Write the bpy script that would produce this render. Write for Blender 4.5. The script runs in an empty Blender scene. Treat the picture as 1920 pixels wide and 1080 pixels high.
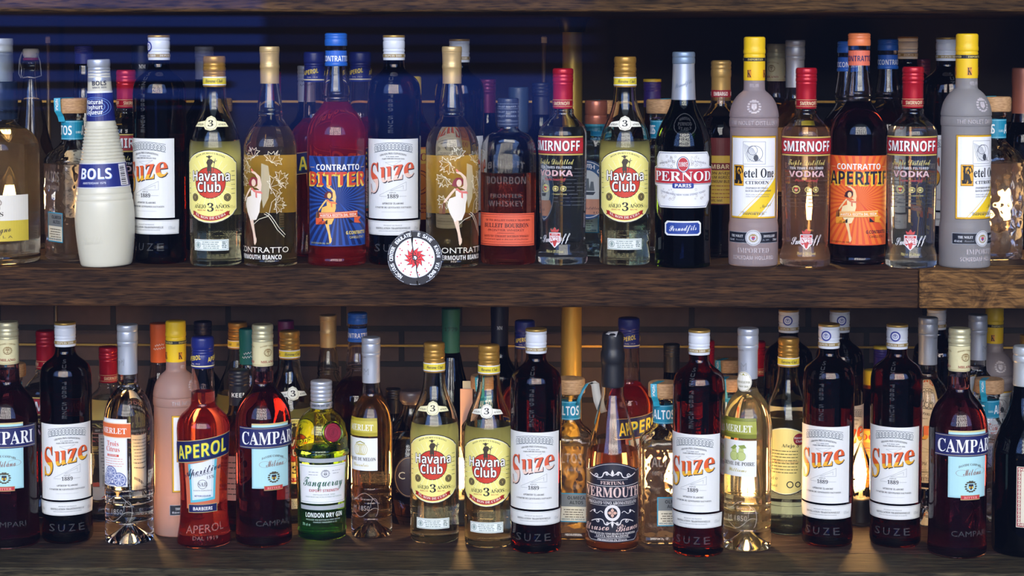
import bpy, bmesh, math, random
from mathutils import Vector, Matrix

random.seed(7)
SC = bpy.context.scene
COL = SC.collection
PI = math.pi

# ------------------------------------------------------------------ camera
F, PIT, PPY, YAW = 3602.0, 0.0537, 281.8, -0.0214      # focal length in pixels of the 1920 frame, tilt, principal row, turn
CAM = Vector((0.0612, -2.72, 0.3008))
Z_UP, Z_LOW = 0.0, -0.416                                # tops of the two shelves
cam = bpy.data.cameras.new('camera')
cam.sensor_width = 36.0
cam.lens = F / 1920 * 36.0
cam.shift_y = -(540 - PPY) / 1920
cam.clip_start = 0.05
cam_ob = bpy.data.objects.new('camera', cam)
cam_ob.location = CAM
cam_ob.rotation_euler = (PI / 2 - PIT, 0, -YAW)
COL.objects.link(cam_ob)
SC.camera = cam_ob

# ------------------------------------------------------------------ view and sampling comfort
SC.view_settings.view_transform = 'Standard'
SC.view_settings.look = 'None'
SC.view_settings.exposure = 0.0
SC.view_settings.gamma = 1.0
SC.view_settings.use_curve_mapping = False
cy = SC.cycles
cy.max_bounces = 22
cy.transmission_bounces = 20
cy.transparent_max_bounces = 20
cy.glossy_bounces = 5
cy.diffuse_bounces = 3
cy.volume_bounces = 0
cy.sample_clamp_indirect = 6.0
cy.caustics_reflective = True
cy.caustics_refractive = True
cy.blur_glossy = 1.0
cy.use_denoising = True
cy.use_adaptive_sampling = True
cy.adaptive_threshold = 0.01


def lin(c):
    out = []
    for x in c[:3]:
        x /= 255.0
        out.append(x / 12.92 if x <= 0.04045 else ((x + 0.055) / 1.055) ** 2.4)
    return (*out, 1.0)


# ------------------------------------------------------------------ the street's daylight (world)
SKY_CENTRE, SKY_SIDE, SKY_TOP, STREET = 15.0, 3.3, 0.8, 1.05
w = bpy.data.worlds.new('street_daylight')
SC.world = w
w.use_nodes = True
nt = w.node_tree
nt.nodes.clear()


def wn(t, **k):
    n = nt.nodes.new(t)
    for a, b in k.items():
        setattr(n, a, b)
    return n


def wm(op, a, b=None, c=None):
    n = wn('ShaderNodeMath', operation=op)
    for i, x in enumerate((a, b, c)):
        if x is None:
            continue
        if isinstance(x, (int, float)):
            n.inputs[i].default_value = x
        else:
            nt.links.new(x, n.inputs[i])
    return n.outputs[0]


def wmix(fac, a, b):
    n = wn('ShaderNodeMix', data_type='RGBA')
    for i, x in ((0, fac), (6, a), (7, b)):
        if isinstance(x, (int, float, tuple)):
            n.inputs[i].default_value = x
        else:
            nt.links.new(x, n.inputs[i])
    return n.outputs[2]


tc = wn('ShaderNodeTexCoord')
sep = wn('ShaderNodeSeparateXYZ')
nt.links.new(tc.outputs['Generated'], sep.inputs[0])
dx, dy, dz = sep.outputs
el = wm('ARCSINE', dz)
az = wm('ARCTAN2', dx, wm('MULTIPLY', dy, -1.0))        # 0 looks from the shelves straight out to the street


def between(x, lo, hi, soft=0.02):
    a = wn('ShaderNodeMapRange', interpolation_type='SMOOTHSTEP')
    a.inputs[1].default_value, a.inputs[2].default_value = lo - soft, lo + soft
    nt.links.new(x, a.inputs[0])
    b = wn('ShaderNodeMapRange', interpolation_type='SMOOTHSTEP')
    b.inputs[1].default_value, b.inputs[2].default_value = hi - soft, hi + soft
    nt.links.new(x, b.inputs[0])
    return wm('MULTIPLY', a.outputs[0], wm('SUBTRACT', 1.0, b.outputs[0]))


aaz = wm('ABSOLUTE', az)
# the opposite pavement and shop front: dark, with blue shutters in horizontal louvres
louvre = between(wm('FRACT', wm('MULTIPLY', el, 108.0)), 0.14, 0.70, 0.12)
panel = wm('MULTIPLY', wm('MULTIPLY', between(el, -0.046, 9.0, 0.022), between(el, -9.0, -0.0145, 0.002)), between(az, -0.165, 0.006, 0.004))
slats = wm('MULTIPLY', wm('MULTIPLY', between(el, -0.030, 0.026, 0.003), between(az, -0.285, -0.150, 0.004)), wm('MULTIPLY', louvre, 0.9))
wide = wm('MULTIPLY', wm('MULTIPLY', between(el, -0.012, 0.030, 0.003), between(az, -0.150, 0.02, 0.01)), wm('MULTIPLY', louvre, 0.18))
shut = wm('MINIMUM', wm('ADD', wm('ADD', panel, slats), wide), 1.0)
dark = wmix(shut, (0.050, 0.072, 0.17, 1), (0.12 * STREET, 0.26 * STREET, 1.35 * STREET, 1))
# the sunlit white facades above it, with their window openings
win = wm('MULTIPLY', between(wm('FRACT', wm('MULTIPLY', az, 7.5)), 0.26, 0.66, 0.04),
         between(wm('FRACT', wm('MULTIPLY', el, 8.0)), 0.20, 0.74, 0.04))
fac = wmix(wm('MULTIPLY', win, 0.9), (SKY_CENTRE, SKY_CENTRE * 0.98, SKY_CENTRE * 0.95, 1), (0.5, 0.55, 0.7, 1))
sky_side = (SKY_SIDE * 0.42, SKY_SIDE * 0.75, SKY_SIDE * 1.8, 1)
high = wmix(between(az, -0.36, 0.42, 0.02), sky_side, fac)
high = wmix(between(aaz, 1.00, 9.0, 0.04), high, (0.10, 0.10, 0.13, 1))
top = (SKY_TOP * 0.7, SKY_TOP * 0.95, SKY_TOP * 1.25, 1)
c1 = wmix(between(el, 0.12, 9.0, 0.02), dark, high)
c2 = wmix(between(el, 0.54, 9.0, 0.05), c1, top)
c3 = wmix(between(dy, 0.0, 9.0, 0.05), c2, (0.02, 0.02, 0.025, 1))
bg = wn('ShaderNodeBackground')
nt.links.new(c3, bg.inputs[0])
wo = wn('ShaderNodeOutputWorld')
nt.links.new(bg.outputs[0], wo.inputs[0])
w.cycles.sampling_method = 'MANUAL'
w.cycles.sample_map_resolution = 1024


# ------------------------------------------------------------------ measuring: frame pixel <-> place
def project(P):
    x, y, z = P[0] - CAM[0], P[1] - CAM[1], P[2] - CAM[2]
    ca, sa, ct, st = math.cos(YAW), math.sin(YAW), math.cos(PIT), math.sin(PIT)
    r = x * ca - y * sa
    fw = x * sa + y * ca
    d = fw * ct - z * st
    u = z * ct + fw * st
    return 960 + F * r / d, PPY - F * u / d


def x_at(px, y, z):
    X = (px - 960) / 1330
    for _ in range(8):
        X += (px - project((X, y, z))[0]) / 1330
    return X


def z_at(py, x, y):
    Z = 0.0
    for _ in range(8):
        Z -= (py - project((x, y, Z))[1]) / 1330
    return Z


# ------------------------------------------------------------------ materials
_M = {}


def newmat(name):
    m = bpy.data.materials.new(name)
    m.use_nodes = True
    m.node_tree.nodes.clear()
    o = m.node_tree.nodes.new('ShaderNodeOutputMaterial')
    return m, m.node_tree, o


def ink(c, rough=0.5, metal=0.0, name='ink'):
    k = ('ink', c, rough, metal)
    if k not in _M:
        m, t, o = newmat(name)
        b = t.nodes.new('ShaderNodeBsdfPrincipled')
        b.inputs['Base Color'].default_value = lin(c)
        b.inputs['Roughness'].default_value = rough
        b.inputs['Metallic'].default_value = metal
        t.links.new(b.outputs[0], o.inputs[0])
        _M[k] = m
    return _M[k]


def metal(c, rough=0.3):
    return ink(c, rough, 0.45, 'metal')


def plastic(c, rough=0.35):
    return ink(c, rough, 0.0, 'plastic')


def glass(c=(1, 1, 1), rough=0.0, ior=1.45, bump=0.0, bscale=90):
    k = ('glass', c, rough, ior, bump)
    if k not in _M:
        m, t, o = newmat('glass')
        b = t.nodes.new('ShaderNodeBsdfRefraction')
        b.inputs['Color'].default_value = (*c, 1)
        b.inputs['Roughness'].default_value = rough
        b.inputs['IOR'].default_value = ior
        g = t.nodes.new('ShaderNodeBsdfGlossy')
        g.inputs['Roughness'].default_value = rough
        fr = t.nodes.new('ShaderNodeFresnel')
        fr.inputs['IOR'].default_value = ior
        mx = t.nodes.new('ShaderNodeMixShader')
        t.links.new(fr.outputs[0], mx.inputs[0])
        t.links.new(b.outputs[0], mx.inputs[1])
        t.links.new(g.outputs[0], mx.inputs[2])
        if bump:
            n = t.nodes.new('ShaderNodeTexVoronoi')
            n.feature = 'SMOOTH_F1'
            n.inputs['Scale'].default_value = bscale
            q = t.nodes.new('ShaderNodeTexCoord')
            t.links.new(q.outputs['Object'], n.inputs['Vector'])
            u = t.nodes.new('ShaderNodeBump')
            u.inputs['Strength'].default_value = bump
            u.inputs['Distance'].default_value = 0.004
            t.links.new(n.outputs['Distance'], u.inputs['Height'])
            for q in (b, g, fr):
                t.links.new(u.outputs[0], q.inputs['Normal'])
        t.links.new(mx.outputs[0], o.inputs[0])
        _M[k] = m
    return _M[k]


def frosted(c):
    k = ('frost', c)
    if k not in _M:
        m, t, o = newmat('frosted_glass')
        b = t.nodes.new('ShaderNodeBsdfPrincipled')
        b.inputs['Base Color'].default_value = lin(c)
        b.inputs['Roughness'].default_value = 0.42
        b.inputs['Transmission Weight'].default_value = 0.45
        b.inputs['IOR'].default_value = 1.35
        tr = t.nodes.new('ShaderNodeBsdfTranslucent')
        tr.inputs[0].default_value = lin(c)
        mx = t.nodes.new('ShaderNodeMixShader')
        mx.inputs[0].default_value = 0.30
        t.links.new(b.outputs[0], mx.inputs[1])
        t.links.new(tr.outputs[0], mx.inputs[2])
        t.links.new(mx.outputs[0], o.inputs[0])
        _M[k] = m
    return _M[k]


def drink(c, density, veil=0.0, vc=None):
    """a clear drink coloured by its depth, its lit glow painted on the surface"""
    k = ('drink', c, density, veil, vc)
    if k not in _M:
        m, t, o = newmat('drink')
        v = t.nodes.new('ShaderNodeVolumeAbsorption')
        v.inputs['Color'].default_value = (*c, 1)
        v.inputs['Density'].default_value = density
        t.links.new(v.outputs[0], o.inputs['Volume'])
        if veil:
            tr = t.nodes.new('ShaderNodeBsdfTransparent')
            df = t.nodes.new('ShaderNodeBsdfDiffuse')
            tl = t.nodes.new('ShaderNodeBsdfTranslucent')
            df.inputs[0].default_value = tl.inputs[0].default_value = lin(vc)
            m1 = t.nodes.new('ShaderNodeMixShader')
            m1.inputs[0].default_value = 0.5
            m2 = t.nodes.new('ShaderNodeMixShader')
            m2.inputs[0].default_value = veil
            t.links.new(df.outputs[0], m1.inputs[1])
            t.links.new(tl.outputs[0], m1.inputs[2])
            t.links.new(tr.outputs[0], m2.inputs[1])
            t.links.new(m1.outputs[0], m2.inputs[2])
            t.links.new(m2.outputs[0], o.inputs['Surface'])
        _M[k] = m
    return _M[k]


def sheer(c, op=0.25, rough=0.25):
    """raised glass lettering, gummed paper seen from behind and the like: partly see-through"""
    k = ('sheer', c, op, rough)
    if k not in _M:
        m, t, o = newmat('sheer')
        a = t.nodes.new('ShaderNodeBsdfTransparent')
        b = t.nodes.new('ShaderNodeBsdfPrincipled')
        b.inputs['Base Color'].default_value = lin(c)
        b.inputs['Roughness'].default_value = rough
        mx = t.nodes.new('ShaderNodeMixShader')
        mx.inputs[0].default_value = op
        t.links.new(a.outputs[0], mx.inputs[1])
        t.links.new(b.outputs[0], mx.inputs[2])
        t.links.new(mx.outputs[0], o.inputs[0])
        _M[k] = m
    return _M[k]


def pane_mat(name, refl=0.05, tint=(1, 1, 1)):
    m, t, o = newmat(name)
    a = t.nodes.new('ShaderNodeBsdfTransparent')
    a.inputs[0].default_value = (*tint, 1)
    g = t.nodes.new('ShaderNodeBsdfGlossy')
    g.inputs['Roughness'].default_value = 0.0
    f = t.nodes.new('ShaderNodeFresnel')
    f.inputs[0].default_value = 1.45
    r = t.nodes.new('ShaderNodeMath')
    r.operation = 'MULTIPLY'
    r.inputs[1].default_value = refl / 0.034
    t.links.new(f.outputs[0], r.inputs[0])
    mx = t.nodes.new('ShaderNodeMixShader')
    t.links.new(r.outputs[0], mx.inputs[0])
    t.links.new(a.outputs[0], mx.inputs[1])
    t.links.new(g.outputs[0], mx.inputs[2])
    t.links.new(mx.outputs[0], o.inputs[0])
    return m


def glow(c, strength):
    m, t, o = newmat('glow')
    e = t.nodes.new('ShaderNodeEmission')
    e.inputs[0].default_value = (*c, 1)
    e.inputs[1].default_value = strength
    t.links.new(e.outputs[0], o.inputs[0])
    return m


def wood(name, c_dark, c_mid, c_light, scale=1.0, warp=0.0):
    """rough-sawn dark oak, grain along X"""
    m, t, o = newmat(name)
    N, L = t.nodes.new, t.links.new
    q = N('ShaderNodeTexCoord')
    mp = N('ShaderNodeMapping')
    mp.inputs['Scale'].default_value = (3.2 * scale, 42 * scale, 42 * scale)
    L(q.outputs['Object'], mp.inputs[0])
    if warp:
        nz = N('ShaderNodeTexNoise')
        nz.inputs['Scale'].default_value = 7
        L(q.outputs['Object'], nz.inputs['Vector'])
        vm = N('ShaderNodeVectorMath')
        vm.operation = 'MULTIPLY_ADD'
        vm.inputs[1].default_value = (0, warp, warp)
        L(nz.outputs[1], vm.inputs[0])
        L(q.outputs['Object'], vm.inputs[2])
        L(vm.outputs[0], mp.inputs[0])
    a = N('ShaderNodeTexNoise')
    a.inputs['Scale'].default_value = 2.2
    a.inputs['Detail'].default_value = 9
    a.inputs['Roughness'].default_value = 0.68
    L(mp.outputs[0], a.inputs['Vector'])
    r = N('ShaderNodeValToRGB')
    e = r.color_ramp.elements
    e[0].position, e[0].color = 0.30, lin(c_dark)
    e[1].position, e[1].color = 0.72, lin(c_light)
    x = r.color_ramp.elements.new(0.5)
    x.color = lin(c_mid)
    L(a.outputs[0], r.inputs[0])
    mp2 = N('ShaderNodeMapping')
    mp2.inputs['Scale'].default_value = (34, 400, 400)
    L(q.outputs['Object'], mp2.inputs[0])
    f = N('ShaderNodeTexNoise')
    f.inputs['Scale'].default_value = 1.0
    f.inputs['Detail'].default_value = 4
    L(mp2.outputs[0], f.inputs['Vector'])
    rr = N('ShaderNodeValToRGB')
    rr.color_ramp.elements[0].position, rr.color_ramp.elements[0].color = 0.38, (0.22, 0.22, 0.24, 1)
    rr.color_ramp.elements[1].position, rr.color_ramp.elements[1].color = 0.52, (1, 1, 1, 1)
    L(f.outputs[0], rr.inputs[0])
    mul = N('ShaderNodeMix')
    mul.data_type = 'RGBA'
    mul.blend_type = 'MULTIPLY'
    mul.inputs[0].default_value = 0.85
    L(r.outputs[0], mul.inputs[6])
    L(rr.outputs[0], mul.inputs[7])
    b = N('ShaderNodeBsdfPrincipled')
    b.inputs['Roughness'].default_value = 0.62
    b.inputs['Specular IOR Level'].default_value = 0.1
    L(mul.outputs[2], b.inputs['Base Color'])
    bp = N('ShaderNodeBump')
    bp.inputs['Strength'].default_value = 0.5
    bp.inputs['Distance'].default_value = 0.0015
    L(f.outputs[0], bp.inputs['Height'])
    L(bp.outputs[0], b.inputs['Normal'])
    L(b.outputs[0], o.inputs[0])
    return m


# ------------------------------------------------------------------ objects
def link(o, parent=None):
    COL.objects.link(o)
    if parent is not None:
        o.parent = parent
    return o


def mesh_ob(name, verts, faces, mats, parent=None, idx=None, smooth=None):
    me = bpy.data.meshes.new(name)
    me.from_pydata(verts, [], faces)
    for m in (mats if isinstance(mats, (list, tuple)) else [mats]):
        me.materials.append(m)
    if idx is not None:
        me.polygons.foreach_set('material_index', idx)
    if smooth is not None:
        me.polygons.foreach_set('use_smooth', [True] * len(me.polygons))
        me.set_sharp_from_angle(angle=math.radians(smooth))
    me.update()
    return link(bpy.data.objects.new(name, me), parent)


def tag(o, label=None, cat=None, group=None, kind=None):
    for k, v in (('label', label), ('category', cat), ('group', group), ('kind', kind)):
        if v:
            o[k] = v
    return o


def box_geo(x0, x1, y0, y1, z0, z1):
    v = [(x, y, z) for x in (x0, x1) for y in (y0, y1) for z in (z0, z1)]
    f = [(0, 1, 3, 2), (4, 6, 7, 5), (0, 4, 5, 1), (2, 3, 7, 6), (0, 2, 6, 4), (1, 5, 7, 3)]
    return v, f


def box(name, x0, x1, y0, y1, z0, z1, m, parent=None, bevel=0.0):
    v, f = box_geo(x0, x1, y0, y1, z0, z1)
    o = mesh_ob(name, v, f, m, parent)
    if bevel:
        bm = bmesh.new()
        bm.from_mesh(o.data)
        bmesh.ops.bevel(bm, geom=bm.edges[:], offset=bevel, segments=2, affect='EDGES', profile=0.5)
        bm.to_mesh(o.data)
        bm.free()
    return o


def spline(pts, n=3):
    """(z, r[, 1]) control points -> smooth outline; a 1 marks a hard corner"""
    P = [(p[0], p[1], len(p) > 2 and bool(p[2])) for p in pts]
    out = []
    for i in range(len(P) - 1):
        a, b = P[i], P[i + 1]
        out.append((a[0], a[1]))
        if b[0] - a[0] == 0 or (a[1] == b[1] and (a[2] or b[2])):
            continue
        p0 = P[i - 1] if i > 0 and not a[2] else (2 * a[0] - b[0], 2 * a[1] - b[1])
        p3 = P[i + 2] if i + 2 < len(P) and not b[2] else (2 * b[0] - a[0], 2 * b[1] - a[1])
        l0 = math.hypot(b[0] - p0[0], b[1] - p0[1]) or 1
        l1 = math.hypot(p3[0] - a[0], p3[1] - a[1]) or 1
        L = math.hypot(b[0] - a[0], b[1] - a[1])
        t0 = ((b[0] - p0[0]) / l0 * L, (b[1] - p0[1]) / l0 * L)
        t1 = ((p3[0] - a[0]) / l1 * L, (p3[1] - a[1]) / l1 * L)
        for k in range(1, n):
            t = k / n
            h0, h1 = 2 * t ** 3 - 3 * t * t + 1, t ** 3 - 2 * t * t + t
            h2, h3 = -2 * t ** 3 + 3 * t * t, t ** 3 - t * t
            out.append(tuple(h0 * a[j] + h1 * t0[j] + h2 * b[j] + h3 * t1[j] for j in (0, 1)))
    out.append((P[-1][0], P[-1][1]))
    return out


def ring_fn(sq=None, ky=1.0):
    """cross-section: round, squared up below a height, or flattened front to back"""
    def fn(z, r, th):
        c, s = math.sin(th), -math.cos(th)
        if sq:
            lo, hi, e0 = sq
            k = min(1, max(0, (z - lo) / (hi - lo)))
            e = e0 + (2 - e0) * math.sqrt(k)
            r = r / ((abs(c) ** e + abs(s) ** e) ** (1 / e))
        k2 = 1 if ky == 1 else ky + (1 - ky) * min(1, max(0, (z - 200) / 48))
        return r * c, r * s * k2
    return fn


def lathe_geo(prof, sc, seg=40, fn=None, flip=False):
    fn = fn or ring_fn()
    V, Fc, prev = [], [], None
    for z, r in prof:
        if r < 1e-4:
            cur = [len(V)]
            V.append((0, 0, z * sc))
        else:
            cur = list(range(len(V), len(V) + seg))
            for i in range(seg):
                x, y = fn(z, r, 2 * PI * i / seg)
                V.append((x * sc, y * sc, z * sc))
        if prev is not None:
            for i in range(seg):
                j = (i + 1) % seg
                if len(prev) == 1 and len(cur) == 1:
                    break
                if len(prev) == 1:
                    f = (prev[0], cur[j], cur[i])
                elif len(cur) == 1:
                    f = (prev[i], prev[j], cur[0])
                else:
                    f = (prev[i], prev[j], cur[j], cur[i])
                Fc.append(f[::-1] if flip else f)
        prev = cur
    return V, Fc


def add_geo(A, B):
    n = len(A[0])
    A[0].extend(B[0])
    A[1].extend(tuple(i + n for i in f) for f in B[1])


def lathe(name, pts, sc, m, parent, seg=40, fn=None, n=3, smooth=38):
    pr = spline(pts, n)
    if pr[0][1] > 1e-4:
        pr = [(pr[0][0], 0)] + pr
    if pr[-1][1] > 1e-4:
        pr = pr + [(pr[-1][0], 0)]
    V, Fc = lathe_geo(pr, sc, seg, fn)
    return mesh_ob(name, V, Fc, m, parent, smooth=smooth)


def tube_geo(path, r, seg=8, closed=False):
    V, Fc = [], []
    P = [Vector(p) for p in path]
    n = len(P)
    up = None
    for i, p in enumerate(P):
        d = (P[(i + 1) % n] if closed or i < n - 1 else p) - (P[i - 1] if closed or i > 0 else p)
        d.normalize()
        if up is None:
            up = d.orthogonal().normalized()
        up = (up - d * up.dot(d)).normalized()
        q = d.cross(up)
        for k in range(seg):
            a = 2 * PI * k / seg
            V.append(tuple(p + (up * math.cos(a) + q * math.sin(a)) * r))
    for i in range(n if closed else n - 1):
        for k in range(seg):
            a, b = i * seg + k, i * seg + (k + 1) % seg
            c, d = ((i + 1) % n) * seg + (k + 1) % seg, ((i + 1) % n) * seg + k
            Fc.append((a, b, c, d))
    if not closed:
        Fc.append(tuple(range(seg))[::-1])
        Fc.append(tuple(range((n - 1) * seg, n * seg)))
    return V, Fc


# ------------------------------------------------------------------ lettering and print
_TXT = {}
_STY = {'sb': (0x1D400, 0x1D41A, 0x1D7CE), 'sc': (0x1D4D0, 0x1D4EA, None), 'bi': (0x1D468, 0x1D482, None),
        'gb': (0x1D5D4, 0x1D5EE, 0x1D7EC), 'fr': (0x1D56C, 0x1D586, None)}


def styled(s, sty):
    if sty not in _STY:
        return s
    U, Lw, D = _STY[sty]
    o = ''
    for c in s:
        if 'A' <= c <= 'Z':
            o += chr(U + ord(c) - 65)
        elif 'a' <= c <= 'z':
            o += chr(Lw + ord(c) - 97)
        elif c.isdigit() and c.isascii() and D:
            o += chr(D + int(c))
        else:
            o += c
    return o


def text_geo(s, sty='ss', res=2):
    k = (s, sty, res)
    if k not in _TXT:
        c = bpy.data.curves.new('lettering', 'FONT')
        c.body = styled(s, sty)
        c.resolution_u = res
        o = bpy.data.objects.new('lettering', c)
        COL.objects.link(o)
        me = bpy.data.meshes.new_from_object(o.evaluated_get(bpy.context.evaluated_depsgraph_get()))
        v = [(p.co.x, p.co.y) for p in me.vertices]
        f = [tuple(p.vertices) for p in me.polygons]
        bpy.data.objects.remove(o)
        bpy.data.curves.remove(c)
        bpy.data.meshes.remove(me)
        _TXT[k] = (v, f)
    return _TXT[k]


class Print:
    """Flat artwork in (u, v) pixels of the bottle's front, wrapped on its glass. Each piece goes to a part:
    'paper' is the label itself, every other name a child of it."""

    def __init__(s, name='label'):
        s.name, s.items = name, []

    def shape(s, verts, faces, col, layer, part):
        s.items.append((verts, faces, col, layer, part))
        return s

    def poly(s, pts, col, layer=0, part='paper'):
        return s.shape(list(pts), [tuple(range(len(pts)))], col, layer, part)

    def rect(s, u0, v0, u1, v1, col, layer=0, part='paper', r=0, slope=0):
        if r:
            p = []
            for cx, cy_, a in ((u1 - r, v1 - r, 0), (u0 + r, v1 - r, 90), (u0 + r, v0 + r, 180), (u1 - r, v0 + r, 270)):
                for k in range(4):
                    t = math.radians(a + 30 * k)
                    p.append((cx + r * math.cos(t), cy_ + r * math.sin(t)))
        else:
            p = [(u0, v0), (u1, v0), (u1, v1), (u0, v1)]
        if slope:
            p = [(a, b + slope * a) for a, b in p]
        return s.poly(p, col, layer, part)

    def ell(s, u, v, ru, rv, col, layer=1, part='emblem', n=28):
        return s.poly([(u + ru * math.cos(2 * PI * k / n), v + rv * math.sin(2 * PI * k / n)) for k in range(n)], col, layer, part)

    def ring(s, u, v, r, wd, col, layer=1, part='emblem', n=28, rv=None):
        rv = rv or r
        V = [(u + q * math.cos(2 * PI * k / n), v + (q * rv / r) * math.sin(2 * PI * k / n)) for q in (r, r - wd) for k in range(n)]
        return s.shape(V, [(k, (k + 1) % n, n + (k + 1) % n, n + k) for k in range(n)], col, layer, part)

    def line(s, pts, wd, col, layer=2, part='lettering', closed=False):
        V, Fc = [], []
        q = list(pts) + ([pts[0]] if closed else [])
        for i in range(len(q) - 1):
            a, b = Vector(q[i]), Vector(q[i + 1])
            d = b - a
            if d.length < 1e-6:
                continue
            n = Vector((-d.y, d.x)).normalized() * wd / 2
            e = d.normalized() * wd * 0.3
            k = len(V)
            V += [tuple(a - n - e), tuple(b - n + e), tuple(b + n + e), tuple(a + n - e)]
            Fc.append((k, k + 1, k + 2, k + 3))
        return s.shape(V, Fc, col, layer, part)

    def frame(s, u0, v0, u1, v1, wd, col, layer=1, part='paper'):
        return s.line([(u0, v0), (u1, v0), (u1, v1), (u0, v1)], wd, col, layer, part, True)

    def text(s, t, u, v, wd, h, col, sty='ss', layer=4, part='lettering', arc=0, slope=0, shear=0, res=2, box=False, split=None, sh=None):
        """t centred on u with its baseline at v, wd wide, capitals h high; arc bends it, slope tilts it"""
        if sh:
            du, dv, c2 = sh
            s.text(t, u + du, v + dv, wd, h, c2, sty, layer - 1, part, arc, slope, shear, res, box)
        V, Fc = text_geo(t, sty, res)
        if not V:
            return s
        x0, x1 = min(p[0] for p in V), max(p[0] for p in V)
        y0, y1 = (min(p[1] for p in V), max(p[1] for p in V)) if box else (0.0, 0.69)
        out = []
        for x, y in V:
            a = (x - x0) / (x1 - x0) - 0.5
            q = a * wd
            b = (y - y0) / (y1 - y0) * h
            out.append((u + q + shear * b, v + b + slope * q + arc * (a * 2) ** 2))
        if split:
            return s.shape(out, Fc, (col, split), layer, part)
        return s.shape(out, Fc, col, layer, part)

    def build(s, root, sc, R, rot=0.0, fn=None, flat=False, step=5.0, lift=0.6, ky=1.0):
        """R(v): radius of the glass at height v (pixels); rot: turn round the bottle (radians)"""
        parts = {}
        r_ref = R(sum(p[1] for p in s.items[0][0]) / len(s.items[0][0]))
        for V, Fc, col, layer, part in s.items:
            bm = bmesh.new()
            bv = [bm.verts.new((p[0], p[1], 0)) for p in V]
            for f in Fc:
                try:
                    bm.faces.new([bv[i] for i in f])
                except ValueError:
                    pass
            umin, umax = min(p[0] for p in V), max(p[0] for p in V)
            vmin, vmax = min(p[1] for p in V), max(p[1] for p in V)
            if not flat and umax - umin > step:
                k = math.ceil(umin / step)
                while k * step < umax:
                    bmesh.ops.bisect_plane(bm, geom=bm.verts[:] + bm.edges[:] + bm.faces[:], plane_co=(k * step, 0, 0), plane_no=(1, 0, 0))
                    k += 1
            if vmax - vmin > 14:
                k = math.ceil(vmin / 12)
                while k * 12 < vmax:
                    bmesh.ops.bisect_plane(bm, geom=bm.verts[:] + bm.edges[:] + bm.faces[:], plane_co=(0, k * 12, 0), plane_no=(0, 1, 0))
                    k += 1
            cols = [col]
            if isinstance(col, tuple) and isinstance(col[0], tuple):
                (c1, (c2, v0, sl)) = col
                cols = [c1, c2]
                nn = Vector((-sl, 1, 0)).normalized()
                bmesh.ops.bisect_plane(bm, geom=bm.verts[:] + bm.edges[:] + bm.faces[:], plane_co=(0, v0, 0), plane_no=nn)
            P = parts.setdefault(part, ([], [], [], []))
            base = len(P[0])
            off = lift + 0.16 * layer
            bm.verts.index_update()
            for q in bm.verts:
                u, v = q.co.x, q.co.y
                rr = R(v)
                if flat:
                    x, y = u, -(rr * ky + off)
                else:
                    th = u / r_ref
                    x, y = (rr + off) * math.sin(th), -(rr * ky + off) * math.cos(th)
                c, sn = math.cos(rot), math.sin(rot)
                P[0].append(((x * c - y * sn) * sc, (x * sn + y * c) * sc, v * sc))
            for f in bm.faces:
                cc = cols[0]
                if len(cols) > 1:
                    m_ = f.calc_center_median()
                    cc = cols[0] if m_.y > col[1][1] + col[1][2] * m_.x else cols[1]
                mt = cc if isinstance(cc, bpy.types.Material) else ink(cc, 0.45, 0.0, 'print')
                if mt not in P[2]:
                    P[2].append(mt)
                vs = [q.index + base for q in f.verts]
                P[1].append(tuple(vs if f.normal.z > 0 else vs[::-1]))
                P[3].append(P[2].index(mt))
            bm.free()
        top = None
        for part in sorted(parts, key=lambda q: q != 'paper'):
            V, Fc, ms, ix = parts[part]
            if part == 'paper':
                top = mesh_ob(s.name, V, Fc, ms, root, ix)
            else:
                o = mesh_ob(part if top else s.name, V, Fc, ms, top or root, ix)
                top = top or o
        return top


# ------------------------------------------------------------------ a bottle
def radius_of(pr):
    def R(v):
        best = pr[-1][1]
        for (z0, r0), (z1, r1) in zip(pr, pr[1:]):
            if z1 > z0 and z0 <= v <= z1:
                return r0 + (r1 - r0) * (v - z0) / (z1 - z0)
        return pr[0][1] if v < pr[0][0] else best
    return R


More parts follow.
